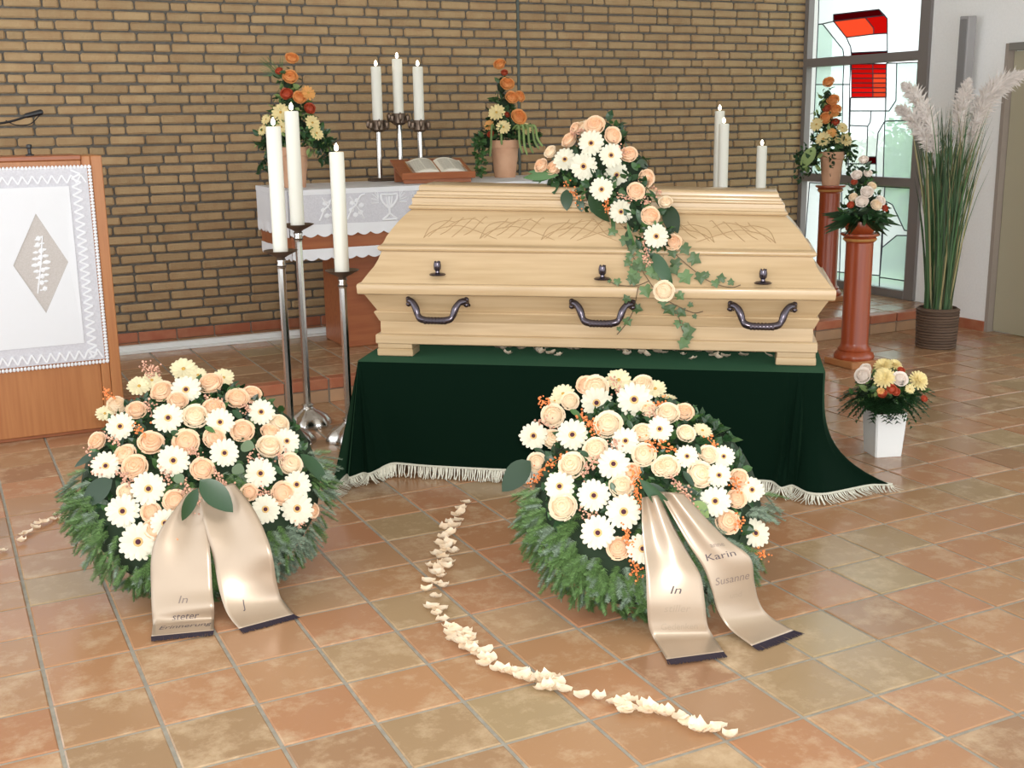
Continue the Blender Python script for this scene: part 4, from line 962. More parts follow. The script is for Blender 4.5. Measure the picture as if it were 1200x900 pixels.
g1 = [(218, 457, 34), (197, 490, 35), (141, 500, 32), (203, 540, 36), (124, 546, 32), (258, 495, 32), (263, 531, 33), (174, 573, 38), (144, 599, 38), (193, 613, 32), (162, 635, 43), (306, 483, 30), (336, 517, 29), (305, 555, 35), (347.5, 568, 32), (311, 597, 33), (348, 596, 37)]
r1 = [(190, 459, 25, 'rp'), (247, 450, 28, 'rp'), (160, 481, 22, 'rp'), (137, 475, 22, 'rc'), (229, 488, 28, 'rc'), (250, 479, 25, 'rp'), (177, 519, 28, 'rp'), (218, 518, 29, 'rp'), (251, 514, 25, 'rp'), (147, 533, 25, 'rp'), (158, 547, 28, 'rp'), (237, 550, 26, 'rp'), (114, 517, 21, 'rp'),
      (278, 467, 25, 'rp'), (295, 462, 21, 'rp'), (284, 505, 26, 'rp'), (327, 497, 23, 'rc'), (317, 507, 22, 'rp'), (316, 524, 29, 'rc'), (340, 544, 27, 'rc'), (205, 587, 26, 'rp'), (177, 600, 22, 'rp'), (181, 621, 25, 'rp'), (292, 577, 19, 'rp'), (331, 578, 26, 'rp'), (365, 598, 18, 'rp'), (148, 577, 20, 'rc'), (208, 470, 22, 'rp')]
y1 = [(215, 433, 34), (163, 453, 30), (262, 443, 28), (123, 485, 24), (178, 446, 26), (232, 440, 24)]
l1 = [('w', 234, 562, 274, 599, .85, .16), ('d', 232, 572, 211, 612, .8, .15), ('w', 132, 562, 92, 592, .9), ('d', 352, 532, 388, 566, .9), ('g', 282, 522, 298, 524, 1), ('g', 272, 548, 286, 552, 1), ('d', 118, 530, 84, 545, .7), ('m', 240, 500, 252, 506, 1), ('d', 200, 505, 214, 512, 1.1), ('g', 206, 556, 214, 566, 1), ('d', 272, 480, 285, 492, 1), ('m', 268, 455, 285, 458, .8), ('d', 320, 545, 332, 556, 1)]
b1 = [(128, 463, 'o', 6, 4), (176, 478, 'p', 2, 9), (165, 505, 'o', 8, 5), (146, 560, 'p', 8, 8), (218, 572, 'p', 3, 10), (232, 590, 'p', 3, 12), (258, 563, 'p', 5, 12), (266, 574, 'p', 3, 8), (300, 540, 'p', 8, 6), (248, 470, 'p', 8, 3), (180, 432, 'p', 10, 5), (172, 436, 'p', 6, 6), (110, 535, 'p', 4, 10), (328, 533, 'p', 4, 5), (308, 576, 'p', 8, 4), (352, 613, 'p', 4, 3), (200, 635, 'o', 8, 3), (194, 555, 'p', 4, 8), (290, 478, 'p', 4, 4), (226, 530, 'p', 5, 4), (115, 552, 'p', 5, 6), (132, 515, 'p', 8, 3)]
wr1, hit1 = make_wreath('cream and peach flower wreath on the left, its ribbon reading Erinnerung', 248, 702, .445, .13, 39, g1, r1, y1, l1, b1, .20, 21)
g2 = [(699, 472.5, 36), (743, 469, 41), (671, 510, 37), (625, 511, 32), (733, 517, 31), (719, 544, 37), (773, 503, 30), (805, 535, 27), (842.5, 557, 28), (656, 570, 35), (696, 581, 37), (731, 600, 40), (700.5, 624.5, 39), (753, 643, 36), (838, 587.5, 35), (881, 574, 29), (885, 625, 34), (848, 535, 25)]
r2_ = [(698, 455, 29, 'rc'), (687, 452, 22, 'rp'), (648, 487, 26, 'rc'), (648, 515, 24, 'rc'), (629, 542, 22, 'rc'), (713, 498, 31, 'rc'), (698, 527, 28, 'rc'), (670, 545, 30, 'rc'), (753, 508, 24, 'rc'), (755, 533, 27, 'rc'), (728, 570, 27, 'rc'), (740, 553, 20, 'rp'), (775, 548, 21, 'rc'), (782, 485, 27, 'rc'), (802, 483, 21, 'rp'), (804, 508, 21, 'rc'), (782, 547, 27, 'rc'), (820, 556, 30, 'rc'), (830, 533, 22, 'rc'), (866, 561, 22, 'rp'), (660, 594, 31, 'rc'), (725, 643, 26, 'rp'), (863, 585, 22, 'rp'), (852, 612, 28, 'rp'), (753, 451, 24, 'rc'), (668, 470, 20, 'rc'), (760, 480, 18, 'rc')]
y2 = [(660, 462, 30), (725, 446, 34), (768, 456, 28), (823, 505, 26), (783, 466, 22), (650, 470, 18)]
l2 = [('w', 622, 540, 586, 575, .95), ('d', 748, 560, 810, 628, .42, .14), ('d', 760, 566, 790, 588, .7, .1), ('l', 812, 588, 832, 606, 1.3), ('d', 735, 492, 742, 504, 1), ('d', 755, 488, 766, 497, 1), ('m', 668, 480, 682, 488, 1), ('d', 626, 525, 640, 534, 1), ('d', 795, 570, 822, 580, .7), ('m', 754, 572, 775, 576, .7), ('d', 815, 520, 822, 532, 1), ('d', 690, 535, 680, 528, 1), ('d', 716, 565, 722, 580, 1), ('d', 800, 552, 815, 570, .8)]
b2 = [(688, 494, 'o', 8, 8), (697, 500, 'o', 4, 8), (648, 542, 'o', 14, -8), (690, 548, 'p', 8, -10), (770, 474, 'o', 12, -3), (766, 484, 'p', 3, 8), (760, 522, 'o', 8, 4), (780, 524, 'o', 10, 3), (795, 568, 'p', 8, 10), (806, 582, 'p', 6, 10), (864, 568, 'o', 4, 10), (747, 580, 'o', 5, 14), (735, 628, 'o', 6, 12), (744, 665, 'o', 4, 16), (893, 650, 'o', 3, 4), (638, 470, 'o', 7, 2), (748, 558, 'o', 3, 10), (640, 498, 'p', 8, 5), (723, 452, 'p', 3, 8), (690, 602, 'p', 6, 4), (720, 521, 'p', 4, 6), (866, 612, 'o', 2, 8), (835, 520, 'o', 6, 6), (627, 562, 'o', 6, -5)]
wr2, hit2 = make_wreath('cream flower wreath in front of the bier, its ribbon reading Karin and Susanne', 755, 724, .415, .13, 39, g2, r2_, y2, l2, b2, .205, 33)

# ribbons: satin bands from the knot over the ring down to the floor
def ribbon(root, edges, texts, seed, label):
    """edges: (uL, vL, uR, vR, camera depth or 'f' for the floor)"""
    o0 = Vector(root.location); rows = []
    for uL, vL, uR, vR, d in edges:
        if d == 'f': A, B = atz(uL, vL, .006), atz(uR, vR, .006)
        else: A, B = atd(uL, vL, d if not isinstance(d, tuple) else d[0]), atd(uR, vR, d if not isinstance(d, tuple) else d[1])
        A.z = max(A.z, .006); B.z = max(B.z, .006); rows.append(tuple(A) + tuple(B))
    n = 6; sp = spline_n(rows, 12); NU = 14
    cum = [0]
    for a, b in zip(sp, sp[1:]): cum.append(cum[-1] + (Vector(b[:3]) + Vector(b[3:]) - Vector(a[:3]) - Vector(a[3:])).length / 2)
    N_ = 90; rs = []; j = 0
    for i in range(N_ + 1):       # even steps along the ribbon
        t_ = cum[-1] * i / N_
        while j < len(cum) - 2 and cum[j + 1] < t_: j += 1
        f_ = (t_ - cum[j]) / (cum[j + 1] - cum[j] + 1e-9); rs.append([a + (b - a) * f_ for a, b in zip(sp[j], sp[j + 1])])
    sp = rs
    def S(u, v):
        k = min(int(v * (len(sp) - 1)), len(sp) - 2); t = v * (len(sp) - 1) - k; a = [sp[k][i] + (sp[k + 1][i] - sp[k][i]) * t for i in range(6)]
        A, B = Vector(a[:3]), Vector(a[3:]); w_ = max(0, 1 - v * 1.7) ** 1.2 * .020
        P = A.lerp(B, u); P = P + (CAM - P).normalized() * (w_ * sin(u * pi * 2.2 + seed)); P.z = max(P.z, .006); return P - o0
    s = MB(); s.grid(S, NU, 60)
    band = s.build('ribbon', RIBBON, root, smooth=True)
    so = band.modifiers.new('thickness', 'SOLIDIFY'); so.thickness = .0012; so.offset = -1
    # fringe at the end
    f = MB(); rg_ = random.Random(seed)
    for i in range(150):
        u = (i + rg_.random()) / 150; p = S(u, 1.0); q = p + (p - S(u, .965)).normalized() * .033 * rg_.uniform(.9, 1.1); q += Vector((rg_.uniform(-.004, .004), rg_.uniform(-.004, .004), 0)); q.z = max(q.z, .003); q.z = min(q.z, .010)
        ww = (S(min(1, u + .01), 1) - S(max(0, u - .01), 1)).normalized() * .0016; f.add([p - ww + z0 * .001, p + ww + z0 * .001, q + ww, q - ww], [(0, 1, 2, 3)])
    f.build('ribbon_fringe', RFRINGE, band, kind='stuff')
    for txt, vc, hgt, uc, wid, m in texts:
        cu = bpy.data.curves.new('t', 'FONT'); cu.body = txt; cu.size = 1; cu.shear = .28; cu.align_x = 'CENTER'; cu.resolution_u = 3
        ot = bpy.data.objects.new('t', cu); COL.objects.link(ot); bpy.context.view_layer.update()
        me = bpy.data.meshes.new_from_object(ot.evaluated_get(bpy.context.evaluated_depsgraph_get())); bpy.data.objects.remove(ot)
        b = bmesh.new(); b.from_mesh(me); bmesh.ops.triangulate(b, faces=b.faces); bmesh.ops.subdivide_edges(b, edges=[e for e in b.edges if e.calc_length() > .12], cuts=1); xs = [v.co.x for v in b.verts]; W = (max(xs) - min(xs)) or 1
        for v in b.verts:
            u = uc + v.co.x / W * wid; vv = vc - (v.co.y - .33) * hgt
            p = S(min(.99, max(.01, u)), min(.999, max(.001, vv))); p2 = S(min(.99, max(.01, u)) , min(.999, vv + .01)); p3 = S(min(.99, u + .02), min(.999, vv)); nn = (p3 - p).cross(p - p2)
            if nn.length > 0: nn.normalize()
            if nn.dot(CAM - (p + o0)) < 0: nn = -nn
            v.co = p + nn * .0018
        me2 = bpy.data.meshes.new('lettering'); b.to_mesh(me2); b.free(); me2.materials.append(m); put('lettering', me2, band)
    return band
def spline_n(rows, n):
    L = [list(r) for r in rows]; L = [[2 * a - b for a, b in zip(L[0], L[1])]] + L + [[2 * a - b for a, b in zip(L[-1], L[-2])]]; out = []
    for i in range(1, len(L) - 2):
        for k in range(n):
            t = k / n; out.append([.5 * (2 * b + (c - a) * t + (2 * a - 5 * b + 4 * c - d) * t * t + (3 * b - a - 3 * c + d) * t ** 3) for a, b, c, d in zip(L[i - 1], L[i], L[i + 1], L[i + 2])])
    out.append(L[-2]); return out
INK_F = mat('glare_washed_letter', (.20, .15, .125), .5); mat('glare_faint_letter', (.36, .28, .205), .4)  # paler inks: lettering washed out by glare, painted into the letter colour
ribbon(wr1, [(224, 572, 240, 572, 3.76), (204, 598, 242, 600, 3.69), (184, 628, 245, 632, 3.63), (177, 655, 247, 655, 3.595), (177, 690, 249, 690, 3.56), (178, 716, 251, 711, 3.525), (179, 732, 251, 726, 'f'), (177.5, 746, 250.5, 739, 'f')],
       [('In', .70, .065, .50, .16, INK_F), ('steter', .80, .07, .52, .44, INKL), ('Erinnerung', .90, .065, .52, .86, INKL)], 1, '')
ribbon(wr1, [(232, 578, 274, 566, 3.75), (236, 600, 297, 596, 3.68), (243, 628, 311, 625, 3.63), (251, 658, 319, 650, 3.595), (256, 688, 324, 680, (3.555, 3.60)), (263, 712, 329, 700, (3.525, 3.60)), (270, 725, 336, 711, (3.50, 3.585)), (280, 737, 344, 720, 'f')],
       [('J', .83, .085, .32, .085, INKL)], 2, '')
ribbon(wr2, [(752, 583, 772, 580, 3.50), (752, 608, 790, 618, 3.46), (754, 640, 806, 648, 3.43), (757, 675, 821, 675, 3.39), (758, 705, 826, 705, 3.365), (760, 733, 829, 731, 3.355), (767, 752, 836, 746, (3.33, 3.345)), (781, 773, 848, 764, 'f')],
       [('In', .52, .06, .5, .20, INKL), ('stiller', .62, .055, .5, .46, MATS['glare_faint_letter']), ('Gedenken', .72, .05, .5, .62, MATS['glare_faint_letter'])], 3, '')
ribbon(wr2, [(772, 576, 800, 578, 3.50), (787, 603, 826, 606, 3.46), (805, 635, 852, 632, 3.43), (824, 665, 879, 653, 3.41), (834, 692, 884, 682, (3.395, 3.415)), (841, 716, 890, 706, (3.385, 3.42)), (855, 737, 902, 722, (3.36, 3.42)), (881, 757, 930, 739, 'f')],
       [('anne', .355, .045, .62, .34, INK_F), ('Karin', .43, .06, .46, .66, INKL), ('Susanne', .575, .06, .5, .78, INK_F), ('und', .67, .045, .5, .30, MATS['glare_faint_letter'])], 4, '')

# ------------------------------------------------------------------ spray of flowers on the coffin
cs_p, _ = coffin_hit(715, 240)
spray = thing('coffin_spray', 'trailing spray of gerberas, peach roses and ivy on the coffin lid', 'flower arrangement', cs_p); so_ = Vector(spray.location)
top0 = CM @ Vector((lx(700, 230), -.0, .772))
rng = random.Random(77)
blobs = [(top0 + Vector((0, 0, .10)), .14), (top0 + Vector((0, 0, .03)) - CX * .13, .10), (top0 + Vector((0, 0, .05)) + CX * .12, .11), (top0 + Vector((0, 0, .19)), .10)]
for u, v, r in ((705, 225, .09), (738, 230, .09), (750, 255, .08), (768, 278, .06)):
    p, nn = coffin_hit(u, v)
    if p is None: p = top0
    blobs.append((p, r))
s = MB()
for c, r in blobs: s.ico(Vector(c) - so_, r * .82, 3)
s.build('moss_core', CORE, spray, smooth=True)
bv, bf = [], []
for c, r in blobs:
    vs, fs = ICO[3]; o = len(bv); bv += [Vector(c) + Vector(q) * r for q in vs]; bf += [tuple(i + o for i in f) for f in fs]
SB = BVHTree.FromPolygons(bv, bf)
def spray_hit(u, v):
    d = ray(u, v).normalized(); h = SB.ray_cast(CAM, d); c = CBVH.ray_cast(CAM, d)
    if h[0] is not None and (c[0] is None or h[3] < c[3]): return h[0], h[1]
    if c[0] is not None: return c[0], c[1]
    n = SB.find_nearest(atd(u, v, depth_of(top0))); return atd(u, v, depth_of(n[0])), n[1]
tocam = lambda P: (CAM - Vector(P)).normalized(); scl = lambda P: (Vector(P) - CAM).dot(fw) / F
for u, v, d in [(692.7, 168, 29), (662, 187, 26), (684, 195, 31), (716, 182, 27), (723, 205, 28), (705, 222, 27), (728, 248, 27), (769, 277, 28)]:
    P, nn = spray_hit(u, v); flower(spray, 'gw', P + tocam(P) * .05, nn * .4 + tocam(P) + Vector((rng.uniform(-.15, .15), 0, .1)), d * .5 * scl(P))
for u, v, d, k in [(697, 147, 23, 'rp'), (682, 150, 18, 'rc'), (667, 164, 19, 'rp'), (718, 159, 20, 'rp'), (737, 181, 19, 'rp'), (634, 194, 17, 'rp'), (645, 178, 15, 'rc'), (649, 197, 18, 'rp'), (757, 209, 20, 'rp'), (745, 224, 20, 'rp'), (762, 253, 21, 'rp'), (789, 284, 19, 'rp'), (780, 237, 16, 'rc'), (778, 341, 23, 'rc'), (674, 150, 14, 'rp')]:
    P, nn = spray_hit(u, v); flower(spray, k, P + tocam(P) * .035, nn * .7 + tocam(P) * .5 + Vector((rng.uniform(-.2, .2), 0, .2)), d * .5 * scl(P))
for u, v, du, dv, k in [(670, 224, 8, 11, 'o'), (711, 242, 2, 8, 'o'), (757, 292, 4, 10, 'p'), (757, 236, 6, 4, 'p'), (732, 232, 6, 2, 'p'), (770, 225, 6, 5, 'p'), (727, 175, 3, 5, 'p'), (757, 305, 3, 6, 'p'), (677, 155, 8, -3, 'p')]:
    A, _ = spray_hit(u - du, v - dv); B, _ = spray_hit(u + du, v + dv); berries(spray, [A + tocam(A) * .05, B + tocam(B) * .055], BERRY_P if k == 'p' else BERRY_O, rng, 26, .016, .0042)
for k, u0, v0, u1, v1, ws in [('n', 655, 205, 608, 208, 1.2), ('n', 652, 202, 615, 201, 1.2), ('w', 664, 222, 664, 246, .95), ('w', 652, 212, 648, 226, 1.1), ('w', 678, 232, 682, 248, .9), ('w', 690, 228, 712, 262, .7), ('w', 782, 240, 792, 275, .8), ('w', 766, 296, 786, 336, .6), ('d', 752, 288, 772, 306, .8), ('d', 746, 245, 756, 268, .8), ('m', 660, 206, 668, 216, 1), ('m', 700, 205, 712, 215, 1), ('m', 740, 190, 748, 200, 1.3), ('d', 745, 192, 765, 192, .7), ('d', 700, 172, 712, 180, 1.2), ('d', 668, 172, 676, 182, 1.2), ('m', 725, 222, 735, 232, 1.2), ('d', 760, 222, 775, 240, .8), ('m', 640, 205, 630, 214, 1), ('d', 735, 270, 738, 292, .8), ('d', 745, 280, 756, 300, .8), ('n', 715, 240, 724, 280, .8), ('n', 735, 260, 745, 310, .7), ('n', 645, 208, 622, 212, 1.4)]:
    A, na = spray_hit(u0, v0); B, nb = spray_hit(u1, v1)
    if (B - A).length > .25: B = atd(u1, v1, depth_of(A))
    leaf(spray, k, A + tocam(A) * .02, B + tocam(B) * .018, na + tocam(A) * .5, ws)
def fnS(r):
    c, rad = r.choice(blobs); d = Vector((r.gauss(0, 1), r.gauss(0, 1), r.gauss(0, 1))).normalized(); d = (d + tocam(c) * .5).normalized(); return Vector(c) + d * rad * .92 - so_, d
s = MB(); scatter_leaves(s, 420, fnS, .045, rng); s.build('greenery', LEAF_D, spray, kind='stuff')
s = MB(); scatter_leaves(s, 240, fnS, .04, rng); s.build('light_greenery', LEAF_M, spray, kind='stuff')
Jp = lambda a, b: (690 + a / 4.5, 220 + b / 4.5)
def ivy(path, leaves_):
    pts = []
    for a, b in path:
        P, nn = spray_hit(*Jp(a, b)); pts.append(tuple(P + tocam(P) * .012))
    cp = spline(pts, 4); MB().tube([p - so_ for p in cp], .0022, 5).build('ivy_stem', STEM, spray)
    for a, b, L, an in leaves_:
        P, nn = spray_hit(*Jp(a, b)); P = P + tocam(P) * .016; sc_ = scl(P) * L / 4.5
        d = rt * cos(R(an)) + up * sin(R(an)); base = P - d * sc_ * .5; leaf(spray, 'i', base, P + d * sc_ * .5 + tocam(P) * .004, nn * .6 + tocam(P) * .7 + Vector((rng.uniform(-.3, .3), rng.uniform(-.2, .2), 0)), 1.0, 'ivy_leaf')
ivy([(440, 335), (500, 390), (560, 440), (620, 485), (700, 517), (760, 525), (800, 512)], [(512, 330, 62, -60), (565, 380, 68, -30), (515, 480, 74, -60), (590, 480, 62, -90), (670, 510, 44, -70), (700, 470, 48, 80), (750, 492, 36, 85), (625, 452, 32, 70), (445, 350, 50, -70), (460, 410, 60, -80), (455, 440, 50, -60)])
ivy([(210, 320), (240, 375), (290, 450), (340, 525), (400, 585), (480, 630), (555, 660), (602, 652)], [(240, 440, 50, -80), (255, 482, 50, -70), (222, 490, 48, -100), (330, 452, 56, -80), (305, 552, 66, -70), (392, 607, 50, -90), (430, 645, 74, -60), (492, 660, 58, -40), (485, 575, 48, -50), (540, 620, 30, -30), (560, 682, 26, -60), (275, 355, 52, -80), (215, 365, 44, -90), (185, 285, 52, -110), (120, 235, 48, -140), (230, 330, 48, -90), (262, 400, 46, -60), (245, 425, 50, -110), (285, 425, 48, -40), (225, 455, 46, -120), (340, 420, 50, -60), (200, 400, 42, -130), (300, 385, 46, -50), (360, 470, 46, -60)])
ivy([(465, 650), (480, 700), (495, 755), (520, 800), (515, 840)], [(470, 722, 46, -100), (535, 752, 70, 10), (525, 795, 50, -80), (495, 828, 60, -120), (515, 720, 26, 30)])
ivy([(262, 520), (252, 570), (240, 630), (215, 690), (175, 745), (148, 775)], [(195, 580, 44, 120), (262, 640, 54, -20), (208, 710, 48, -60), (160, 748, 26, -80)])
ivy([(320, 490), (260, 515), (200, 518), (140, 510), (108, 492)], [(152, 502, 40, -80), (240, 505, 34, -90), (105, 488, 24, 150)])

# ------------------------------------------------------------------ potted arrangements
def pot_thing(name, label, cat, base, prof, m, n=28, M=None):
    t = thing(name, label, cat, base); MB().lathe(prof, n, M).build('pot', m, t, smooth=40); return t
def arrangement(root, items, axis, dep, hull, seed, leaf_n=(260, 160), leafsize=.05, mats=(LEAF_D, LEAF_M), core=True):
    """items (kind,u,v,d,bulge): blooms at their sight line, bulge metres in front of the stem axis"""
    rng = random.Random(seed); o0 = Vector(root.location)
    for kind, u, v, d, bu in items:
        P = atd(u, v, dep - bu); ax = Vector((axis.x, axis.y, P.z - .08)); out = (P - ax).normalized(); flower(root, kind, P, out * .8 + tocam(P) * .7 + z0 * .15, d * .5 * scl(P))
    def fn(r):
        c, rad, sq = r.choices(hull, [h[1] ** 2 for h in hull])[0]; d = Vector((r.gauss(0, 1), r.gauss(0, 1), r.gauss(0, 1))).normalized(); q = Vector((d.x * rad, d.y * rad, d.z * rad * sq)) * r.uniform(.55, 1)
        return Vector(c) + q - o0, d
    if core:
        s = MB()
        for c, rad, sq in hull: s.ico(Vector(c) - o0, rad * .62, 2, (1, 1, sq))
        s.build('core', CORE, root, smooth=True)
    for k, mm in enumerate(mats):
        s = MB(); scatter_leaves(s, leaf_n[min(k, 1)], fn, leafsize, rng, .3); s.build(('foliage', 'light_foliage', 'filler')[k], mm, root, kind='stuff')
def hullpts(pts, dep): return [(atd(u, v, dep), r, sq) for u, v, r, sq in pts]
POT = lambda r, h: [(0, 0), (r * .72, 0), (r * .95, h * .78), (r * 1.02, h * .79), (r * 1.06, h), (r * .96, h), (r * .9, h * .9), (0, h * .9)]
# altar right
pb = atz(592, 208, AZ); pb.z = AZ + .002; dp = depth_of(pb); k_ = dp / F
t = pot_thing('flower_pot_arrangement', 'terracotta pot of orange roses on the altar behind the coffin', 'flower arrangement', pb, POT(16.5 * k_, 42 * k_), TERRA)
arrangement(t, [('ro', 585.5, 75, 14, .02), ('ro', 594.5, 98, 16, .05), ('ro', 600, 114, 15, .07), ('ro', 609, 113, 13, .05), ('gy', 582, 132, 20, .10), ('ro', 608, 137, 18, .10), ('gy', 590, 149, 17, .12), ('go', 573, 147, 13, .08), ('gy', 616, 151, 15, .08), ('rr', 591, 85, 8, .03), ('rr', 594, 134, 7, .08), ('rr', 575, 157, 8, .08)], pb, dp,
            hullpts([(588, 100, .05, 1.8), (590, 125, .085, 1.1), (593, 148, .13, .8), (572, 165, .085, 1), (618, 160, .08, .9)], dp), 5, (230, 150))
s = MB()
for u0, u1, v1 in ((606, 625, 180), (608, 632, 175), (604, 618, 182), (611, 636, 172), (580, 574, 184), (600, 612, 180), (586, 588, 170)):
    A, Mi, B = atd(u0, 152, dp - .08), atd(u0 + (u1 - u0) * .6, 147, dp - .12), atd(u1, v1, dp - .12); cpt = [p - pb for p in spline([tuple(A), tuple(Mi), tuple(A.lerp(B, .75) + Vector((0, 0, .03))), tuple(B)], 5)]; s.tube(cpt, [.004] + [.008] * (len(cpt) - 2) + [.003], 6)
s.build('amaranth_tassels', LEAF_L, t)
s = MB(); rr_ = random.Random(4)
scatter_leaves(s, 90, lambda r: (atd(562 + r.uniform(-5, 5), r.uniform(160, 206), dp - .1) - pb, (0, -1, -.6)), .04, rr_); s.build('trailing_foliage', LEAF_M, t, kind='stuff')
# altar left
pb = atz(346, 220, AZ); pb = Vector((pb.x, max(pb.y, AY0 + .22), AZ + .002)); dp = depth_of(pb); k_ = dp / F
t = pot_thing('flower_pot_arrangement', 'terracotta pot of orange flowers on the altar behind the left candles', 'flower arrangement', pb, POT(17 * k_, 46 * k_), TERRA)
arrangement(t, [('ro', 342, 68, 15, .02), ('ro', 340, 90, 17, .05), ('go', 361, 109, 18, .07), ('ro', 351, 114, 15, .08), ('gy', 329, 132, 22, .10), ('gy', 330, 149, 16, .12), ('gy', 366, 144, 18, .10), ('gy', 371, 156, 17, .10), ('rr', 336, 110, 14, .06), ('rr', 363, 127, 13, .08), ('rr', 327, 83, 9, .03), ('gy', 312, 140, 13, .06), ('gy', 308, 153, 13, .06)], pb, dp,
            hullpts([(338, 95, .06, 1.7), (340, 125, .11, 1.0), (343, 152, .17, .7), (318, 165, .10, 1), (372, 165, .10, .8)], dp), 6, (260, 170), mats=(LEAF_D, LEAF_M, LEAF_L))
s = MB(); rr_ = random.Random(8)
for _ in range(60):
    A = atd(330, 92, dp - .02); B = atd(302 + rr_.uniform(0, 30), 68 + rr_.uniform(-4, 22), dp - .02); s.tube([A - pb, (A + B) / 2 - pb + Vector((0, 0, .01)), B - pb], [.0012, .001, .0006], 4)
s.build('feathery_grass', LEAF_M, t, kind='stuff')
s = MB(); scatter_leaves(s, 60, lambda r: (atd(315 + r.uniform(-9, 9), r.uniform(160, 200), dp - .05) - pb, (0, -1, -.6)), .045, rr_); scatter_leaves(s, 60, lambda r: (atd(380 + r.uniform(-8, 8), r.uniform(160, 190), dp - .05) - pb, (.5, -1, -.6)), .045, rr_); s.build('trailing_foliage', LEAF_D, t, kind='stuff')
# column A (on the platform)
pb = Vector((cap.x, cap.y, PZ + atop)); dp = dA; k_ = dp / F
t = pot_thing('flower_pot_arrangement', 'tall orange rose arrangement in a pale pot on the rear column', 'flower arrangement', pb, POT(13.5 * k_, 38 * k_), TERRA)
arrangement(t, [('ro', 971, 96, 13, .02), ('ro', 976, 117, 14, .04), ('ro', 979, 128, 13, .05), ('ro', 968, 138, 14, .07), ('gy', 957, 146, 16, .07), ('go', 978, 133, 11, .06), ('gy', 965, 163, 18, .10), ('go', 974, 156, 13, .09), ('gy', 991, 164, 16, .08), ('gy', 987, 150, 14, .06), ('rr', 979, 143, 9, .06), ('rr', 969, 127, 9, .04), ('gy', 980, 163, 12, .09)], pb, dp,
            hullpts([(970, 115, .05, 2.0), (968, 140, .09, 1.1), (972, 165, .13, .6), (950, 185, .09, 1.2), (990, 175, .08, .9)], dp), 7, (240, 150), mats=(LEAF_D, LEAF_M, LEAF_L))
leaf(t, 'l', atd(955, 172, dp - .08), atd(938, 198, dp - .08), tocam(pb), .95)
s = MB(); rr_ = random.Random(9); scatter_leaves(s, 70, lambda r: (atd(937 + r.uniform(-5, 5), r.uniform(175, 212), dp - .05) - pb, (-.3, -1, -.6)), .035, rr_); scatter_leaves(s, 70, lambda r: (atd(997 + r.uniform(-7, 7), r.uniform(170, 205), dp - .05) - pb, (.5, -1, -.6)), .035, rr_); scatter_leaves(s, 24, lambda r: (atd(974 + r.uniform(-2, 2), r.uniform(178, 203), dp - .09) - pb, (0, -1, -.6)), .03, rr_); s.build('trailing_foliage', LEAF_D, t, kind='stuff')
# column B
pb = Vector((cbp.x, cbp.y, ctop)); dp = dB; k_ = dp / F
t = pot_thing('flower_pot_arrangement', 'pink and white carnation bouquet in a red bowl on the front column', 'flower arrangement', pb, [(0, 0), (.075, 0), (.092, .02), (.10, .05), (.098, .075), (.09, .08), (.085, .06), (0, .06)], COLWOOD)
arrangement(t, [('ca', 1012, 187, 10, .02), ('ca', 1004, 205, 11, .04), ('ca', 1017, 203, 9, .04), ('ca', 1016, 225, 13, .09), ('ca', 1010, 236, 13, .10), ('rc', 1027, 240, 13, .10), ('ca', 1032, 235, 11, .08), ('rc', 1000, 231, 10, .06), ('rc', 1022, 218, 10, .06), ('rr', 997, 240, 8, .08), ('rr', 1037, 244, 8, .08), ('rr', 1001, 213, 7, .05)], pb, dp,
            hullpts([(1010, 205, .05, 1.8), (1012, 230, .10, .9), (1013, 248, .15, .5)], dp), 8, (200, 90), leafsize=.05)
s = MB(); rr_ = random.Random(12)
for _ in range(70):
    a = rr_.uniform(0, 2 * pi); L = rr_.uniform(.15, .27); c0 = Vector((0, 0, .08)); tip = Vector((cos(a) * L, sin(a) * L, .10 - L * rr_.uniform(-.1, .5))); mid = c0.lerp(tip, .5) + Vector((0, 0, .04)); sd = Vector((-sin(a), cos(a), 0)) * .010
    s.add([c0, mid + sd, tip, mid - sd], [(0, 1, 2), (0, 2, 3)])
s.build('spiky_leaves', LEAF_D, t, kind='stuff')
# white vase on the floor
vb = atz(1034, 531, 0); dv = depth_of(vb); kv = dv / F; ang = R(-18)
vase = thing('vase_bouquet', 'white square vase with yellow and white bouquet on the floor right of the bier', 'flower vase', vb, 0)
s = MB(); Mz = Matrix.Rotation(ang, 4, 'Z'); r0v, r1v, hv = .066, .079, .215
for zz, r in ((0, r0v), (.01, r0v + .001), (hv, r1v)): s.v += [tuple(Mz @ Vector((x * r, y * r, zz))) for x, y in ((-.9, -1), (.9, -1), (1, -.9), (1, .9), (.9, 1), (-.9, 1), (-1, .9), (-1, -.9))]
for i in range(2):
    for k in range(8): s.f.append((i * 8 + k, i * 8 + (k + 1) % 8, i * 8 + 8 + (k + 1) % 8, i * 8 + 8 + k))
s.f += [tuple(range(8))[::-1]]; s.build('vase', WHITE_GLAZE, vase)
MB().add([Mz @ Vector((x * r1v * .95, y * r1v * .95, hv - .012)) for x, y in ((-1, -1), (1, -1), (1, 1), (-1, 1))], [(0, 1, 2, 3)]).build('foam', SOIL, vase)
e_ = atd(1044, 491, dv - .082) - vb; s = MB(); 
for k in range(4): s.ico(e_ + rt * (.007 * cos(k * 1.57)) + up * (.007 * sin(k * 1.57)), .004, 1)
s.build('emblem', mat('blue_emblem', (.05, .06, .14), .5), vase)
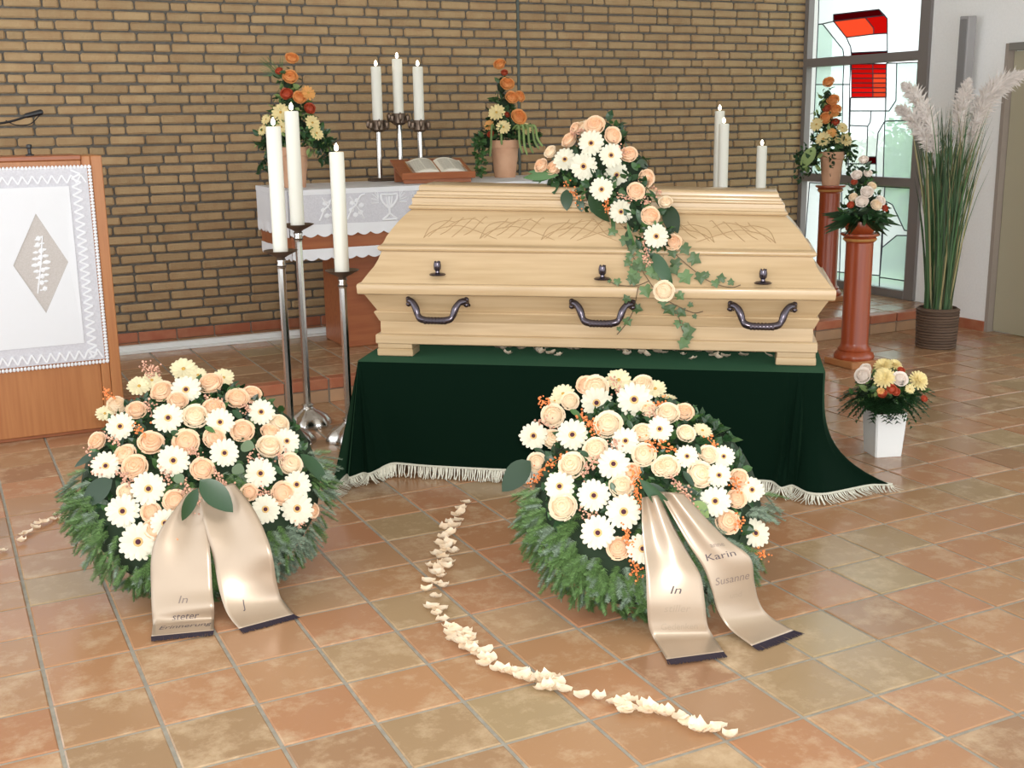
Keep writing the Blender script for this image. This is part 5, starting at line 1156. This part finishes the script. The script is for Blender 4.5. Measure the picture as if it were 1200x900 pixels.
arrangement(vase, [('ca', 1011, 440, 17, .08), ('ca', 1014, 433, 13, .05), ('mu', 1036, 443, 25, .12), ('ca', 1055, 444, 16, .10), ('mu', 1076, 446, 25, .06), ('mu', 1035, 429, 22, .0), ('mu', 1048, 428, 18, -.02), ('rr', 1045, 456, 11, .14), ('rr', 1034, 461, 10, .14), ('rr', 1056, 434, 9, .03), ('rr', 1083, 467, 8, .10), ('go', 1032, 458, 9, .14), ('gy', 1066, 456, 12, .1), ('rr', 1050, 459, 9, .14)], vb + Vector((0, 0, .2)), dv,
            hullpts([(1036, 452, .12, .6), (1020, 460, .09, .6), (1056, 458, .10, .6)], dv), 14, (150, 90), leafsize=.045, mats=(LEAF_D, LEAF_M, LEAF_L))
s = MB(); rr_ = random.Random(15); top_ = Vector((0, 0, .24))
for _ in range(120):   # fern fronds round the collar
    a = rr_.uniform(0, 2 * pi); L = rr_.uniform(.15, .23); tip = Vector((cos(a) * L, sin(a) * L, .275 - rr_.uniform(-.03, .11))); ax = (tip - top_); sd = Vector((-sin(a), cos(a), 0))
    for k in range(12):
        q = top_ + ax * (.2 + .8 * k / 12) + Vector((0, 0, .05 * sin(pi * k / 12))); l_ = .055 * (1 - .6 * k / 12)
        for sg in (-1, 1):
            tp = q + (sd * sg * .8 + ax.normalized() * .7 - z0 * .25).normalized() * l_; ww = ax.normalized() * .008; s.add([q - ww, q + ww, tp], [(0, 1, 2)])
s.build('fern_collar', LEAF_D, vase, kind='stuff')

# ------------------------------------------------------------------ basket of ornamental grass
bb_ = atz(1096, 409, 0); bb_ += Vector((bb_.x, bb_.y, 0)).normalized() * .10; db = depth_of(bb_)
bk = thing('grass_planter', 'tall ornamental grass with pampas plumes in a dark wicker basket', 'potted plant', bb_)
s = MB()
for k in range(14):
    z = .01 + k * .0195; rr_ = .132 + .010 * (k / 14)
    s.lathe([(rr_ - .008, z - .010), (rr_ + .004, z - .004), (rr_ + .004, z + .004), (rr_ - .008, z + .010)], 36)
s.lathe([(0, 0), (.125, 0), (.135, .27), (.125, .28), (.118, .24), (0, .24)], 36); s.build('basket', BASKET, bk, smooth=30)
MB().lathe([(0, .245), (.118, .242)], 24).build('soil', SOIL, bk)
rg = random.Random(31)
for nm, mm, n in (('green_blades', GRASS1, 260), ('dry_blades', GRASS2, 60)):
    s = MB()
    for _ in range(n):
        a = rg.uniform(0, 2 * pi); r = .09 * math.sqrt(rg.random()); b0 = Vector((r * cos(a), r * sin(a), .24)); L = rg.uniform(.8, 1.55); lean = rg.gauss(0, .06); la = rg.uniform(0, 2 * pi); bend = rg.uniform(0, .10) * L
        if rg.random() < .6: la = math.atan2(rt.y, rt.x) + (pi if rg.random() < .38 else 0) + rg.gauss(0, .5); lean = abs(rg.gauss(.05, .05))
        dr_ = Vector((cos(la), sin(la), 0)); sd = Vector((-sin(la), cos(la), 0)); sd = (rt * .7 + sd * .5).normalized(); pts = []
        for k in range(6):
            t_ = k / 5; pts.append(b0 + z0 * (L * t_ * (1 - .06 * t_)) + dr_ * (lean * L * t_ + bend * t_ ** 3))
        ww = [.0045, .006, .006, .005, .0035, .0004]; o = len(s.v)
        for p, q in zip(pts, ww): s.v += [tuple(p - sd * q), tuple(p + sd * q)]
        s.f += [(o + 2 * k, o + 2 * k + 1, o + 2 * k + 3, o + 2 * k + 2) for k in range(5)]
    s.build(nm, mm, bk, kind='stuff')
for stem, path, rad in (((1098, 220), [(1098, 180), (1088, 140), (1072, 112), (1058, 98)], .075), ((1094, 240), [(1092, 178), (1080, 155), (1064, 134), (1051, 126)], .065), ((1118, 240), [(1128, 170), (1126, 140), (1130, 115), (1136, 92)], .07), ((1125, 230), [(1138, 170), (1146, 135), (1158, 112), (1172, 108)], .075), ((1122, 240), [(1146, 150), (1158, 112), (1178, 95), (1205, 85)], .085)):
    P = [atd(u, v, db - .02) - bb_ for u, v in path]; st = [Vector((rg.uniform(-.03, .03), rg.uniform(-.03, .03), .24)), atd(stem[0], stem[1], db) - bb_, P[0]]
    pl = spline([tuple(p) for p in P], 8); s = MB(); npl = len(pl)
    for i in range(800):
        k = rg.uniform(0, npl - 1.01); a = int(k); p = pl[a].lerp(pl[a + 1], k - a); t_ = (pl[a + 1] - pl[a]).normalized(); f_ = k / npl; w_ = rad * (sin(pi * min(1, .12 + f_ * .9)) ** .7)
        d = (t_ * .9 + Vector((rg.gauss(0, 1), rg.gauss(0, 1), rg.gauss(0, 1))).normalized() * .75 - z0 * .2).normalized(); sd = d.cross(fw).normalized() * .0045; L = w_ * rg.uniform(.7, 1.5)
        s.add([p - sd * .5, p + sd * .5, p + d * L * .6 + sd, p + d * L, p + d * L * .6 - sd], [(0, 1, 2, 3), (0, 3, 4)])
    s.tube(pl, [rad * .32 * (sin(pi * min(1, .1 + .85 * i / npl)) ** .7) + .004 for i in range(npl)], 8)
    po = s.build('plume', PLUME, bk)
    MB().tube(spline([tuple(p) for p in st], 6), .003, 5).build('plume_stem', GRASS2, po)

# ------------------------------------------------------------------ rose petals
def petal_mesh(seed):
    rng = random.Random(seed); s = MB(); cu = rng.uniform(.2, .5)
    s.grid(lambda u, v: ((u - .5) * .040 * sin(pi * (.12 + .80 * v)) ** .6, (v - .5) * .042, .001 + cu * .05 * ((u - .5) ** 2 + (v - .45) ** 2) * 1.6 + .004 * rng.random()), 5, 5); return s.mesh('petal', PETAL, True)
PM = [petal_mesh(k) for k in range(6)]
rg = random.Random(50)
def petal(P, lab, grp, sc_=1.0, tiltmax=.35):
    q = Quaternion((0, 0, 1), rg.uniform(0, 6.28)) @ Quaternion((1, 0, 0), rg.uniform(-tiltmax, tiltmax))
    o = put('rose_petal', rg.choice(PM), None, P + Vector((0, 0, .003 + abs(sin(tiltmax * .5)) * .01)), q, sc_); tag(o, lab, 'petal', grp)
TR = [(546, 591), (540, 598), (534, 606), (537, 612), (527, 614), (522, 622), (528, 628), (520, 632), (526, 640), (516, 640), (521, 648), (531, 650), (512, 652), (518, 656), (525, 661), (504, 666), (514, 668), (522, 668), (510, 676), (518, 679), (502, 684), (512, 687), (520, 690), (500, 694), (510, 702), (506, 714), (516, 717), (512, 723), (519, 730), (526, 738), (533, 741), (527, 746), (545, 744), (549, 748), (530, 752), (540, 757), (551, 753), (553, 765), (546, 762), (560, 769), (566, 775), (570, 768), (575, 776), (567, 781), (584, 787), (592, 790), (600, 792), (609, 790), (614, 798), (621, 801), (628, 800), (637, 802), (642, 808), (648, 798), (654, 804), (648, 812), (660, 811), (640, 798), (635, 810), (682, 818.5), (702, 821.5), (718, 827), (728, 829), (737, 824), (738, 833), (733, 837), (756, 829), (762, 834), (772, 838), (755, 838), (780, 840), (797, 845), (805, 851), (817, 858), (826, 860), (836, 860), (842, 856), (855, 866), (540, 604), (531, 620), (524, 645), (519, 662), (515, 675), (552, 758), (543, 750)]
for u, v in TR: petal(atz(u, v, 0), 'cream rose petal in the curved trail across the foreground tiles', 'rose petals in the curved trail', rg.uniform(.95, 1.3), .22)
for u, v in [(27, 629), (33, 626), (41, 621), (25, 637), (52, 615), (61, 611), (67, 606), (75, 611), (45, 616)]: petal(atz(u, v, 0), 'rose petal in the short row at the left edge of the left wreath', 'rose petals beside the left wreath', .95)
petal(atz(2, 648, 0), 'single rose petal lying at the left picture edge', None, 1.0)
for u, v in [(508, 406), (583, 409), (590, 411), (598, 407), (606, 409), (612, 411), (594, 417), (630, 413), (634, 416), (646, 417), (655, 419), (643, 410), (668, 411), (675, 412), (727, 412), (733, 415), (735, 418), (742, 411), (753, 415), (757, 418), (770, 414), (778, 416), (790, 413), (800, 418), (812, 423), (818, 414), (830, 415), (838, 419), (842, 422), (850, 420), (871, 419), (880, 414), (900, 419)]:
    petal(atz(u, v, ZB), 'small pale petal strewn on the green velvet in front of the coffin', 'petals strewn on the velvet', rg.uniform(.85, 1.15), .55)
